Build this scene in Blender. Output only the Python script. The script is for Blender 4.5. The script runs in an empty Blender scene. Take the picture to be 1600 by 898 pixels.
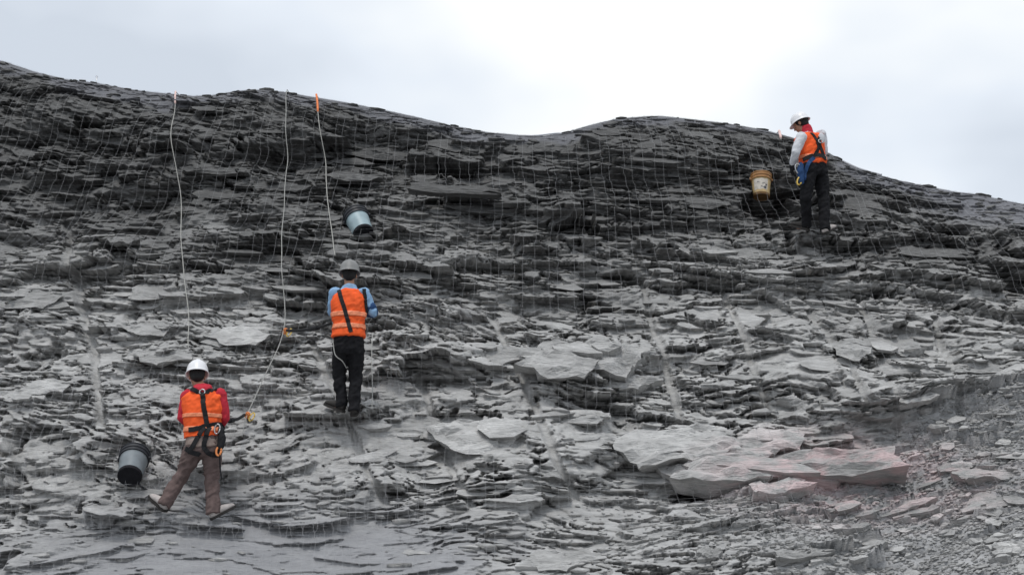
import bpy, bmesh, math, random
import numpy as np
from mathutils import Vector, Matrix, Quaternion
from mathutils.bvhtree import BVHTree
S = bpy.context.scene
COL = S.collection
R = math.radians
random.seed(11)
rng = np.random.default_rng(11)

# ------------------------------------------------------------------ camera
CZ, PITCH, F = 1.6, R(12.0), 2400.0            # eye height, upward pitch, focal length for a 1600 px wide frame
cam_d = bpy.data.cameras.new("camera"); cam = bpy.data.objects.new("camera", cam_d); COL.objects.link(cam)
cam.location = (0, 0, CZ); cam.rotation_euler = (R(90) + PITCH, 0, 0)
cam_d.sensor_width = 36; cam_d.lens = F / 1600 * 36; cam_d.clip_end = 5000
S.camera = cam
S.view_settings.view_transform = 'Standard'; S.view_settings.look = 'None'
S.view_settings.exposure = 0.0; S.view_settings.gamma = 1.0

# ------------------------------------------------------------------ sky and sun (overcast)
SUN_EL, SUN_AZ = R(68), R(200)                # azimuth measured clockwise from +Y
w = bpy.data.worlds.new("World"); S.world = w; w.use_nodes = True
nt = w.node_tree; nt.nodes.clear()
def N(t, kind, **kw):
    n = t.nodes.new(kind)
    for k, v in kw.items(): setattr(n, k, v)
    return n
out = N(nt, 'ShaderNodeOutputWorld'); mix = N(nt, 'ShaderNodeMixShader')
bg1 = N(nt, 'ShaderNodeBackground'); bg2 = N(nt, 'ShaderNodeBackground')
sky = N(nt, 'ShaderNodeTexSky', sky_type='NISHITA', sun_disc=False, sun_elevation=SUN_EL, sun_rotation=SUN_AZ)
nt.links.new(sky.outputs[0], bg1.inputs[0]); bg1.inputs[1].default_value = 0.1
tc = N(nt, 'ShaderNodeTexCoord'); mp = N(nt, 'ShaderNodeMapping')
mp.inputs['Scale'].default_value = (1.0, 1.0, 1.9); mp.inputs['Location'].default_value = (0.35, 0.2, 0.55)
nz = N(nt, 'ShaderNodeTexNoise'); nz.inputs['Scale'].default_value = 2.6; nz.inputs['Detail'].default_value = 4; nz.inputs['Roughness'].default_value = 0.5
rp = N(nt, 'ShaderNodeValToRGB')
e = rp.color_ramp.elements
e[0].position = 0.36; e[0].color = (0.62, 0.675, 0.75, 1)
e[1].position = 0.60; e[1].color = (0.98, 1.0, 1.0, 1)
e2 = e.new(0.47); e2.color = (0.78, 0.835, 0.905, 1)
nt.links.new(tc.outputs['Generated'], mp.inputs[0]); nt.links.new(mp.outputs[0], nz.inputs['Vector'])
vd = N(nt, 'ShaderNodeVectorMath', operation='DOT_PRODUCT'); nt.links.new(tc.outputs['Generated'], vd.inputs[0]); vd.inputs[1].default_value = Vector((0.19, 0.94, 0.33)).normalized()
gl = N(nt, 'ShaderNodeMapRange'); gl.interpolation_type = 'SMOOTHSTEP'; nt.links.new(vd.outputs['Value'], gl.inputs[0]); gl.inputs[1].default_value = 0.93; gl.inputs[2].default_value = 0.997; gl.inputs[3].default_value = -0.045; gl.inputs[4].default_value = 0.09
ad = N(nt, 'ShaderNodeMath', operation='ADD'); nt.links.new(nz.outputs['Fac'], ad.inputs[0]); nt.links.new(gl.outputs[0], ad.inputs[1])
vd2 = N(nt, 'ShaderNodeVectorMath', operation='DOT_PRODUCT'); nt.links.new(tc.outputs['Generated'], vd2.inputs[0]); vd2.inputs[1].default_value = Vector((0.36, 0.90, 0.40)).normalized()
gl2 = N(nt, 'ShaderNodeMapRange'); gl2.interpolation_type = 'SMOOTHSTEP'; nt.links.new(vd2.outputs['Value'], gl2.inputs[0]); gl2.inputs[1].default_value = 0.972; gl2.inputs[2].default_value = 1.0; gl2.inputs[3].default_value = 0.0; gl2.inputs[4].default_value = -0.15
ad2 = N(nt, 'ShaderNodeMath', operation='ADD'); nt.links.new(ad.outputs[0], ad2.inputs[0]); nt.links.new(gl2.outputs[0], ad2.inputs[1]); nt.links.new(ad2.outputs[0], rp.inputs[0]); nt.links.new(rp.outputs[0], bg2.inputs[0])
bg2.inputs[1].default_value = 1.12
mix.inputs[0].default_value = 0.9
nt.links.new(bg1.outputs[0], mix.inputs[1]); nt.links.new(bg2.outputs[0], mix.inputs[2]); nt.links.new(mix.outputs[0], out.inputs[0])
sl = bpy.data.lights.new("sun", 'SUN'); sun = bpy.data.objects.new("sun", sl); COL.objects.link(sun)
sl.energy = 1.5; sl.angle = R(18); sl.color = (1.0, 0.97, 0.93)
sd = Vector((math.sin(SUN_AZ) * math.cos(SUN_EL), math.cos(SUN_AZ) * math.cos(SUN_EL), math.sin(SUN_EL)))
sun.rotation_euler = sd.to_track_quat('Z', 'Y').to_euler()
sun.location = (0, -5, 30)

# ------------------------------------------------------------------ helpers
def tag(o, label=None, cat=None, group=None, kind=None):
    if label: o['label'] = label
    if cat: o['category'] = cat
    if group: o['group'] = group
    if kind: o['kind'] = kind
    return o
def link(name, me, parent=None, mat=None, loc=None):
    o = bpy.data.objects.new(name, me); COL.objects.link(o)
    if mat is not None and me is not None and len(me.materials) == 0: me.materials.append(mat)
    if parent is not None: o.parent = parent
    if loc is not None: o.location = loc
    return o
def mesh_np(name, V, Q):
    """mesh from numpy vertices and a (n,3) or (n,4) face array"""
    me = bpy.data.meshes.new(name); k = Q.shape[1]
    me.vertices.add(len(V)); me.vertices.foreach_set('co', np.ascontiguousarray(V, np.float32).ravel())
    me.loops.add(Q.size); me.loops.foreach_set('vertex_index', np.ascontiguousarray(Q, np.int32).ravel())
    me.polygons.add(len(Q)); me.polygons.foreach_set('loop_start', np.arange(0, Q.size, k, dtype=np.int32))
    me.update(calc_edges=True); me.validate()
    return me
def smooth(me, on=True):
    me.polygons.foreach_set('use_smooth', [on] * len(me.polygons)); return me
def ray(px, row):
    a, b = (px - 800) / F, -(row - 449) / F
    c, s = math.cos(PITCH), math.sin(PITCH)
    d = Vector((a, c - s * b, s + c * b)); return d.normalized()
def at(px, row, Y):
    d = ray(px, row); return Vector((0, 0, CZ)) + d * (Y / d.y)
def noise2(x, y, seed, octaves=4, gain=0.5):
    """value noise on numpy arrays, about -1..1"""
    r = np.random.default_rng(seed); tot = np.zeros(np.broadcast(x, y).shape); amp = 1; nrm = 0
    for o in range(octaves):
        L = r.random((256, 256)); fx = x * 2 ** o + 31.7 * o + 100; fy = y * 2 ** o + 17.3 * o + 100
        ix = np.floor(fx).astype(int); iy = np.floor(fy).astype(int)
        tx = fx - ix; ty = fy - iy; tx = tx * tx * (3 - 2 * tx); ty = ty * ty * (3 - 2 * ty)
        i0, i1, j0, j1 = ix & 255, (ix + 1) & 255, iy & 255, (iy + 1) & 255
        v = (L[i0, j0] * (1 - tx) + L[i1, j0] * tx) * (1 - ty) + (L[i0, j1] * (1 - tx) + L[i1, j1] * tx) * ty
        tot += amp * (v * 2 - 1); nrm += amp; amp *= gain
    return tot / nrm * 1.6
def sstep(a, b, v):
    t = np.clip((v - a) / (b - a), 0, 1); return t * t * (3 - 2 * t)
def boxblur(A, r0, r1):
    for ax, r in ((0, r0), (1, r1)):
        if r < 1: continue
        for _ in range(2):
            P = np.concatenate([np.repeat(np.take(A, [0], ax), r + 1, ax), A, np.repeat(np.take(A, [-1], ax), r, ax)], ax)
            C = np.cumsum(P, ax); n = A.shape[ax]
            A = (np.take(C, range(2 * r + 1, 2 * r + 1 + n), ax) - np.take(C, range(0, n), ax)) / (2 * r + 1)
    return A

# ------------------------------------------------------------------ materials
def base_mat(name, col, rough=0.8, spec=0.3, bump=None, var=0.12, scale=30, metal=0):
    m = bpy.data.materials.new(name); m.use_nodes = True; t = m.node_tree; b = t.nodes['Principled BSDF']
    b.inputs['Roughness'].default_value = rough; b.inputs['Specular IOR Level'].default_value = spec; b.inputs['Metallic'].default_value = metal
    tcn = N(t, 'ShaderNodeTexCoord'); n = N(t, 'ShaderNodeTexNoise'); n.inputs['Scale'].default_value = scale; n.inputs['Detail'].default_value = 5
    t.links.new(tcn.outputs['Object'], n.inputs['Vector'])
    mr = N(t, 'ShaderNodeMapRange'); mr.inputs['From Min'].default_value = 0.3; mr.inputs['From Max'].default_value = 0.7
    mr.inputs['To Min'].default_value = 1 - var; mr.inputs['To Max'].default_value = 1 + var
    t.links.new(n.outputs['Fac'], mr.inputs['Value'])
    mx = N(t, 'ShaderNodeMix', data_type='RGBA', blend_type='MULTIPLY'); mx.inputs[0].default_value = 1
    mx.inputs[6].default_value = (*col, 1); t.links.new(mr.outputs[0], mx.inputs[7]); t.links.new(mx.outputs[2], b.inputs['Base Color'])
    if bump:
        bp = N(t, 'ShaderNodeBump'); bp.inputs['Strength'].default_value = bump; bp.inputs['Distance'].default_value = 0.01
        t.links.new(n.outputs['Fac'], bp.inputs['Height']); t.links.new(bp.outputs[0], b.inputs['Normal'])
    return m

def rock_material(name, attr=True):
    m = bpy.data.materials.new(name); m.use_nodes = True; t = m.node_tree; b = t.nodes['Principled BSDF']; L = t.links.new
    b.inputs['Roughness'].default_value = 0.86; b.inputs['Specular IOR Level'].default_value = 0.25
    g = N(t, 'ShaderNodeNewGeometry'); sp = N(t, 'ShaderNodeSeparateXYZ'); L(g.outputs['Position'], sp.inputs[0])
    def noise(scale, stretch, detail=5, rough=0.55):
        mpp = N(t, 'ShaderNodeMapping'); mpp.inputs['Scale'].default_value = stretch; L(g.outputs['Position'], mpp.inputs[0])
        n = N(t, 'ShaderNodeTexNoise'); n.inputs['Scale'].default_value = scale; n.inputs['Detail'].default_value = detail; n.inputs['Roughness'].default_value = rough
        L(mpp.outputs[0], n.inputs['Vector']); return n.outputs['Fac']
    def math_(op, a, bb, clamp=False):
        n = N(t, 'ShaderNodeMath', operation=op); n.use_clamp = clamp
        for i, v in enumerate((a, bb)):
            if isinstance(v, (int, float)): n.inputs[i].default_value = v
            else: L(v, n.inputs[i])
        return n.outputs[0]
    def mixc(fac, a, bb, blend='MIX'):
        n = N(t, 'ShaderNodeMix', data_type='RGBA', blend_type=blend)
        if isinstance(fac, (int, float)): n.inputs[0].default_value = fac
        else: L(fac, n.inputs[0])
        for i, v in ((6, a), (7, bb)):
            if isinstance(v, tuple): n.inputs[i].default_value = (*v, 1)
            else: L(v, n.inputs[i])
        return n.outputs[2]
    def rng_(v, a, bb, c, d):
        n = N(t, 'ShaderNodeMapRange'); L(v, n.inputs[0])
        for i, q in enumerate((a, bb, c, d)): n.inputs[i + 1].default_value = q
        return n.outputs[0]
    big = noise(0.55, (1, 1, 1.4), 4); mid = noise(3.0, (1, 2.2, 2.2), 5); fine = noise(26, (1, 2.5, 2.5), 6, 0.65); streak = noise(9, (0.7, 5, 5), 5)
    # two rocks: pale dusty grey slate low on the face, blacker weathered shale near the crest, plus painted-in shade of the steep top
    zz = math_('ADD', sp.outputs[2], math_('MULTIPLY', math_('SUBTRACT', big, 0.5), 4.0))
    zz = math_('ADD', zz, math_('MULTIPLY', math_('SUBTRACT', mid, 0.5), 1.2))
    dark = rng_(zz, 4.9, 7.2, 0.0, 1.0)
    c = mixc(dark, (0.45, 0.446, 0.437), (0.130, 0.129, 0.127))
    c = mixc(1.0, c, rng_(mid, 0.3, 0.7, 0.72, 1.22), 'MULTIPLY')
    c = mixc(1.0, c, rng_(streak, 0.3, 0.7, 0.82, 1.14), 'MULTIPLY')
    c = mixc(1.0, c, rng_(fine, 0.3, 0.7, 0.86, 1.12), 'MULTIPLY')
    # rusty patch low on the right
    dx = math_('MULTIPLY', math_('SUBTRACT', sp.outputs[0], 3.6), 0.5); dz = math_('MULTIPLY', math_('SUBTRACT', sp.outputs[2], 3.05), 1.35)
    dd = math_('SQRT', math_('ADD', math_('MULTIPLY', dx, dx), math_('MULTIPLY', dz, dz)), 0)
    red = math_('MULTIPLY', rng_(dd, 0.25, 1.0, 1.0, 0.0), rng_(mid, 0.4, 0.58, 0.0, 0.75))
    c = mixc(red, c, mixc(1.0, c, (1.18, 0.84, 0.86), 'MULTIPLY'))
    if attr:
        a = N(t, 'ShaderNodeAttribute'); a.attribute_name = 'soil'
        c = mixc(math_('MULTIPLY', a.outputs['Fac'], 0.8), c, (0.19, 0.193, 0.215))
        a2 = N(t, 'ShaderNodeAttribute'); a2.attribute_name = 'dust'
        c = mixc(math_('MULTIPLY', a2.outputs['Fac'], 0.7), c, mixc(mid, (0.24, 0.245, 0.265), (0.30, 0.305, 0.325)))
    else:
        oi = N(t, 'ShaderNodeObjectInfo'); c = mixc(1.0, c, rng_(oi.outputs['Random'], 0, 1, 0.82, 1.16), 'MULTIPLY')
    L(c, b.inputs['Base Color'])
    bp = N(t, 'ShaderNodeBump'); bp.inputs['Strength'].default_value = 0.75; bp.inputs['Distance'].default_value = 0.035
    L(math_('ADD', math_('MULTIPLY', fine, 0.45), streak), bp.inputs['Height']); L(bp.outputs[0], b.inputs['Normal'])
    return m
M_ROCK = rock_material('slate_face'); M_SLAB = rock_material('slate_slab', False)
M_WIRE = base_mat('galvanised_wire', (0.36, 0.36, 0.37), 0.5, 0.4, var=0.1)
M_ROPE = base_mat('rope_fibre', (0.36, 0.355, 0.33), 0.9, 0.2, bump=0.4, var=0.2, scale=60)
M_ROPE2 = base_mat('thin_rope_fibre', (0.36, 0.36, 0.34), 0.9, 0.2, bump=0.4, var=0.2, scale=60)
M_SLEEVE_O = base_mat('orange_sleeve', (0.75, 0.22, 0.08), 0.8, 0.2, var=0.25, scale=20)
M_SLEEVE_P = base_mat('pale_pink_sleeve', (0.72, 0.52, 0.48), 0.8, 0.2, var=0.25, scale=20)
M_RED = base_mat('red_cloth', (0.50, 0.035, 0.055), 0.9, 0.15, bump=0.25, scale=25)
M_VEST = base_mat('orange_vest', (0.90, 0.125, 0.03), 0.8, 0.2, bump=0.3, var=0.18, scale=9)
M_BAND = base_mat('reflective_tape', (0.85, 0.27, 0.13), 0.45, 0.5, var=0.18, scale=25)
M_BLACK = base_mat('black_cloth', (0.014, 0.014, 0.016), 0.9, 0.15, bump=0.25, var=0.3, scale=18)
M_WEB = base_mat('black_webbing', (0.016, 0.016, 0.018), 0.75, 0.25, bump=0.2, var=0.2, scale=80)
M_BROWN = base_mat('brown_trouser', (0.135, 0.098, 0.092), 0.9, 0.15, bump=0.3, var=0.2, scale=14)
M_BEIGE = base_mat('beige_cloth', (0.33, 0.26, 0.23), 0.9, 0.15, bump=0.3, var=0.15, scale=14)
M_LBLUE = base_mat('light_blue_shirt', (0.26, 0.42, 0.62), 0.9, 0.15, bump=0.25, var=0.15, scale=14)
M_DBLUE = base_mat('dark_blue_cloth', (0.03, 0.07, 0.17), 0.9, 0.15, bump=0.25, var=0.2, scale=14)
M_WHITE = base_mat('white_shirt', (0.62, 0.63, 0.66), 0.9, 0.15, bump=0.25, var=0.08, scale=14)
M_HELM = base_mat('white_helmet', (0.80, 0.80, 0.82), 0.35, 0.5, var=0.04, scale=12)
M_HELMG = base_mat('dusty_helmet', (0.22, 0.22, 0.215), 0.5, 0.45, var=0.1, scale=12)
M_SKIN = base_mat('skin', (0.36, 0.19, 0.125), 0.6, 0.35, var=0.08, scale=20)
M_HAIR = base_mat('black_hair', (0.012, 0.011, 0.011), 0.7, 0.3, bump=0.5, var=0.3, scale=60)
M_BOOT = base_mat('dark_boot', (0.03, 0.027, 0.025), 0.7, 0.3, bump=0.2, var=0.3, scale=18)
M_PALEB = base_mat('dusty_boot', (0.46, 0.42, 0.40), 0.85, 0.2, bump=0.25, var=0.2, scale=18)
M_STEEL = base_mat('steel', (0.55, 0.55, 0.56), 0.35, 0.5, metal=0.9, var=0.05)
M_ORANGE = base_mat('orange_metal', (0.85, 0.30, 0.10), 0.45, 0.5, var=0.1)
M_YELL = base_mat('yellow_metal', (0.80, 0.55, 0.12), 0.45, 0.5, var=0.1)
M_PGREY = base_mat('grey_plastic', (0.165, 0.19, 0.205), 0.45, 0.5, bump=0.1, var=0.16, scale=9)
M_PTEAL = base_mat('pale_teal_plastic', (0.28, 0.37, 0.40), 0.45, 0.5, bump=0.1, var=0.16, scale=9)
M_PBLACK = base_mat('black_plastic', (0.018, 0.020, 0.026), 0.5, 0.4, bump=0.1, var=0.25, scale=12)
M_PBASE = base_mat('shade_dark_plastic', (0.012, 0.012, 0.015), 0.8, 0.2, bump=0.2, var=0.3, scale=20)  # bucket undersides: shade put into the colour, near black
M_PYEL = base_mat('tan_plastic', (0.50, 0.36, 0.17), 0.5, 0.4, bump=0.1, var=0.2, scale=10)
M_PORA = base_mat('ochre_plastic', (0.36, 0.18, 0.065), 0.5, 0.4, bump=0.1, var=0.2, scale=12)
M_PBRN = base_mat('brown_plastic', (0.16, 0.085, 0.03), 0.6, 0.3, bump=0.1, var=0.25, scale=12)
M_SMUDGE = base_mat('worn_print', (0.10, 0.10, 0.11), 0.7, 0.3, var=0.4, scale=30)
M_LABEL = base_mat('pale_label', (0.56, 0.52, 0.46), 0.7, 0.3, var=0.2, scale=24)
M_GROUND = base_mat('asphalt_ground', (0.055, 0.054, 0.053), 0.95, 0.15, bump=0.6, var=0.25, scale=1.5)

# ------------------------------------------------------------------ the slope: base surface
PY = np.array([8.0, 11.2, 13.0, 15.4, 16.5, 17.2, 18.2, 20.5, 21.6, 26.0])
PZ = np.array([-1.75, -1.6, -0.95, 0.42, 1.10, 1.98, 3.05, 5.2, 6.45, 12.6]) + CZ
_yy = np.linspace(8, 26, 1801); _zz = np.interp(_yy, PY, PZ)
_k = np.ones(41) / 41; _zz[20:-20] = np.convolve(_zz, _k, 'valid')
def prof(Y): return np.interp(Y, _yy, _zz)
SKY = [(-400, 40), (0, 95), (50, 112), (100, 124), (150, 130), (200, 140), (265, 147), (300, 150), (335, 148), (370, 142), (400, 140), (440, 143), (480, 150), (540, 160), (600, 172), (650, 183), (700, 195), (760, 206), (810, 211), (850, 212), (880, 208), (920, 196), (960, 186), (1000, 182), (1030, 181), (1080, 186), (1140, 193), (1200, 204), (1240, 215), (1300, 240), (1320, 252), (1350, 266), (1400, 279), (1450, 290), (1500, 300), (1530, 303), (1570, 312), (1600, 318), (2000, 400)]
RX, RYY, RZ = [], [], []
for px, row in SKY:
    d = ray(px, row); ys = np.linspace(15, 25.9, 2000); zr = CZ + d.z / d.y * ys
    i = np.argmax(prof(ys) > zr); RX.append(d.x / d.y * ys[i]); RYY.append(ys[i]); RZ.append(zr[i])
def capped(x, Y):
    """(x, Y) -> z of the bare slope: quarried face, scree fan at the foot, rounded crest and gentle ground behind it"""
    z = prof(Y)
    zs = np.interp(x, [-9, -3.2, -0.7, 2.0, 3.3, 4.7, 9], [0.2, 0.70, 1.17, 1.24, 1.33, 1.80, 2.1]) + CZ
    sc = zs + 0.62 * (Y - 16.5) + 0.0
    k = 0.35; h = np.clip(0.5 + 0.5 * (sc - z) / k, 0, 1); scm = h
    z = z * (1 - h) + sc * h + k * h * (1 - h)
    zr = np.interp(x, RX, RZ) + 0.035; yr = np.interp(x, RX, RYY)
    cp = zr + 0.10 * (Y - yr); k = 0.22
    h = np.clip(0.5 + 0.5 * (z - cp) / k, 0, 1); z = z * (1 - h) + cp * h - k * h * (1 - h)
    return z, scm, h
# rows: coarse at the foot and behind the crest, fine over the visible face
def arc_rows(y0, y1, ds):
    ys = np.linspace(y0, y1, 4000); s = np.concatenate([[0], np.cumsum(np.hypot(np.diff(ys), np.diff(prof(ys))))])
    return np.interp(np.arange(0, s[-1], ds), s, ys)
DS, DX = 0.0165, 0.0205
rowsY = np.concatenate([arc_rows(8.2, 14.0, 0.12), arc_rows(14.0, 24.2, DS), np.linspace(24.3, 60, 40)])
r_lo = len(arc_rows(8.2, 14.0, 0.12)); r_hi = r_lo + len(arc_rows(14.0, 24.2, DS))
XF = 8.7
xs = np.concatenate([np.linspace(-24, -XF - 0.15, 40), np.arange(-XF, XF, DX), np.linspace(XF + 0.15, 24, 40)])
c_lo, c_hi = 40, len(xs) - 40
NX, NR = len(xs), len(rowsY)
X, YY = np.meshgrid(xs, rowsY)
Z, SCREE, CAP = capped(X, YY)
srow = np.concatenate([[0], np.cumsum(np.hypot(np.diff(rowsY), np.diff(prof(rowsY))))])
SS = np.repeat(srow[:, None], NX, 1)
def normals(P):
    dx_ = np.gradient(P, axis=1); dy_ = np.gradient(P, axis=0); n = np.cross(dx_, dy_); return n / np.linalg.norm(n, axis=2, keepdims=True)
P0 = np.stack([X, YY, Z], 2); NRM = normals(P0)
def s_of(Y): return np.interp(Y, rowsY, srow)
def hit0(px, row):
    """where a sight line meets the bare slope: (x, s, Y)"""
    d = ray(px, row); ys = np.linspace(14.5, 24.5, 3000); z = CZ + d.z / d.y * ys
    m = capped(d.x / d.y * ys, ys)[0] - z; m = np.where(ys > 24.4, -9, m); i = int(np.argmax(m >= 0)) if (m >= 0).any() else int(np.argmax(m)); return d.x / d.y * ys[i], float(s_of(ys[i])), ys[i]

# ------------------------------------------------------------------ the slope: relief of slate slabs
face = 1 - sstep(0.35, 0.95, CAP)                     # 1 on the face, 0 behind the crest
scr = sstep(0.55, 0.95, SCREE)
# the bedding is near level, so relief is pushed out along the beds: lips overhang and the gaps beneath them stay dark
_o = np.array([0, -1.0, 0.0]); _w = (face * (1 - 0.7 * scr))[:, :, None]; PUSH = NRM * (1 - _w) + _o * _w; PUSH /= np.linalg.norm(PUSH, axis=2, keepdims=True)
lowleft = sstep(0, 0.6, 1 - np.hypot((X + 2.6) / 3.4, (SS - s_of(15.3)) / 2.0) + 0.15 * noise2(X * 1.5, SS * 1.5, 14, 3)) # netted smooth apron at lower left
RIMD = np.interp(X, RX, RZ) - Z                         # how far below the crest
keep = sstep(0.0, 1.1, RIMD) * face
D = 0.38 * noise2(X * 0.45, SS * 0.55, 3, 3) * keep * (1 - 0.85 * lowleft) + 0.02 * noise2(X * 1.2, SS * 1.2, 4, 3)
upper = sstep(8.0, 10.5, SS + 0.6 * noise2(X * 0.5, SS * 0.5, 15, 2)) * keep        # the crumbly weathered band: diagonal ribs and gullies
D += upper * 0.30 * (0.45 - np.abs(noise2(X * 0.55 + SS * 0.55, SS * 1.1 - X * 0.25, 16, 3)))
D += upper * 0.07 * noise2(X * 3.2 + SS, SS * 4.2 - X, 17, 4, 0.6)
D += 0.12 * noise2(X * 1.3, SS * 1.9, 5, 4) * keep * (1 - 0.7 * scr) * (1 - 0.6 * lowleft)
def blob(px, row, rx, rs, amp):
    global D
    x0, s0, _ = hit0(px, row); q = ((X - x0) / rx) ** 2 + ((SS - s0) / rs) ** 2; D += amp * np.exp(-q * 1.2) * sstep(-0.1, 0.5, RIMD)
for a in ((1185, 275, 0.7, 0.16, 0.28), (1110, 250, 0.8, 0.3, 0.18), (700, 255, 0.8, 0.35, -0.22), (430, 255, 0.55, 0.4, -0.25), (1000, 290, 0.8, 0.2, -0.25), (930, 570, 0.7, 0.35, 0.30),
          (960, 640, 0.3, 0.2, -0.25), (1250, 380, 0.9, 0.2, 0.18), (1080, 480, 0.8, 0.3, 0.05), (1480, 360, 0.5, 0.35, -0.25), (680, 760, 0.4, 0.2, -0.18), (640, 230, 1.2, 0.3, -0.12),
          (150, 240, 0.5, 0.4, -0.2), (1150, 730, 0.8, 0.28, 0.18), (1290, 740, 0.7, 0.25, 0.16), (620, 340, 0.9, 0.25, 0.15), (330, 420, 0.35, 0.25, -0.2), (40, 200, 0.5, 0.3, 0.15)):
    blob(*a)
def strike(x, s):
    """how far the bedding tips down to the right, radians"""
    return -0.10 - 0.13 * np.tanh((s - 9.2) / 2.5) + 0.30 * (float(noise2(np.array([x * 0.4]), np.array([s * 0.5]), 8, 2)[0]))
def hollow(px, row, rx, rs, depth, seed):
    """a recess under a solid brow"""
    global D
    x0, s0, _ = hit0(px, row); a = (X - x0) / rx + 0.25 * noise2(X * 3, SS * 3, seed, 3); b_ = (SS - s0) / rs + 0.25 * noise2(X * 3 + 9, SS * 3, seed, 3)
    D -= depth * np.clip(1.6 - 1.6 * np.abs(a), 0, 1) * np.where(b_ < 1, np.clip((b_ + 1.1) / 1.2, 0, 1), 0)
for a in ((1222, 322, 0.60, 0.46, 1.15, 61), (690, 262, 0.55, 0.16, 0.35, 62), (940, 300, 0.6, 0.14, 0.35, 63), (420, 250, 0.45, 0.22, 0.35, 64), (950, 630, 0.35, 0.2, 0.4, 65), (1475, 360, 0.35, 0.22, 0.4, 66), (330, 425, 0.35, 0.16, 0.35, 67), (130, 255, 0.4, 0.15, 0.3, 68), (670, 600, 0.6, 0.09, 0.3, 69), (1080, 545, 0.5, 0.1, 0.3, 70), (640, 780, 0.4, 0.13, 0.3, 71), (790, 420, 0.9, 0.12, 0.35, 72)):
    hollow(*a)
WR0, WR1, WC0, WC1 = r_lo, r_hi, c_lo, c_hi
sF = srow[WR0:WR1]; xF = xs[WC0:WC1]
def plate(x0, s0, w_, h_, ang, t, carve=False, nside=7, tilt=0.0):
    """raise (or carve) one angular slab in the relief: flush along its upper edge, proud by t along its lower edge"""
    r = math.hypot(w_, h_)
    c0, c1 = np.searchsorted(xF, [x0 - r, x0 + r]); r0, r1 = np.searchsorted(sF, [s0 - r, s0 + r])
    if c1 - c0 < 2 or r1 - r0 < 2: return
    ca, sa = math.cos(ang), math.sin(ang)
    dx_ = (xF[c0:c1] - x0)[None, :]; dy_ = (sF[r0:r1] - s0)[:, None]
    a = (dx_ * ca + dy_ * sa) / w_; b_ = (-dx_ * sa + dy_ * ca) / h_
    f = np.full(a.shape, -9.0); th0 = random.random() * 6.28
    for k in range(nside):
        th = th0 + 6.2832 * (k + random.uniform(-0.3, 0.3)) / nside
        f = np.maximum(f, (a * math.cos(th) + b_ * math.sin(th)) / random.uniform(0.7, 1.05))
    ins = f < 1
    if not ins.any(): return
    win = D[WR0 + r0:WR0 + r1, WC0 + c0:WC0 + c1]
    ic = (r1 - r0) // 2; jc = (c1 - c0) // 2; d0 = float(win[ic, jc])
    if carve:
        tgt = d0 - t * (0.5 + 0.5 * b_) + tilt * a; win[ins] = np.minimum(win, tgt)[ins]
    else:
        tgt = d0 + t * (0.35 - 0.65 * b_) + tilt * a; win[ins] = np.maximum(win, tgt)[ins]
sm_ = np.zeros_like(X)                                   # smooth bedding planes left bare
for px, row, rx, rs in ((745, 705, 0.65, 0.3), (900, 735, 0.6, 0.2), (1050, 705, 0.75, 0.26), (1240, 575, 0.85, 0.55), (1180, 500, 0.4, 0.3), (860, 560, 0.5, 0.2), (1420, 560, 0.5, 0.12), (620, 690, 0.5, 0.3), (250, 620, 0.5, 0.2), (1540, 600, 0.5, 0.12), (380, 590, 0.3, 0.15), (1080, 700, 0.7, 0.22), (1010, 470, 0.8, 0.3), (760, 700, 0.6, 0.25), (560, 680, 0.35, 0.3), (640, 290, 0.25, 0.12), (1330, 330, 0.3, 0.2), (870, 800, 1.3, 0.25), (260, 470, 0.35, 0.12), (60, 470, 0.4, 0.1)):
    x0, s0, _ = hit0(px, row); sm_ = np.maximum(sm_, sstep(0, 0.8, 1.2 - np.hypot((X - x0) / rx, (SS - s0) / rs)))
s_top = float(s_of(24)); s_bot = float(s_of(14.2))
def mask_at(A, x, s): return float(A[min(NR - 1, np.searchsorted(srow, s)), min(NX - 1, np.searchsorted(xs, x))])
def scatter(n, wr, hr, tr, pcarve, seed):
    random.seed(seed); done = 0
    while done < n:
        x = random.uniform(-XF, XF); s = random.uniform(s_bot, s_top)
        k = mask_at(face, x, s) * (1 - 0.75 * mask_at(scr, x, s)) * (1 - 0.6 * mask_at(lowleft, x, s)) * (1 - 0.9 * mask_at(sm_, x, s) * (hr[1] < 0.2)) + 0.02
        done += 1
        if random.random() > k: continue
        up = 1.0 if s > s_of(19) else 0.0
        w_ = random.uniform(*wr) * random.uniform(0.6, 1.2); h_ = random.uniform(*hr) * random.uniform(0.6, 1.2)
        plate(x, s, w_, h_, strike(x, s) + random.gauss(0, 0.10), random.uniform(*tr), random.random() < pcarve, random.choice((5, 6, 7, 8)), random.gauss(0, 0.02))
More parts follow.
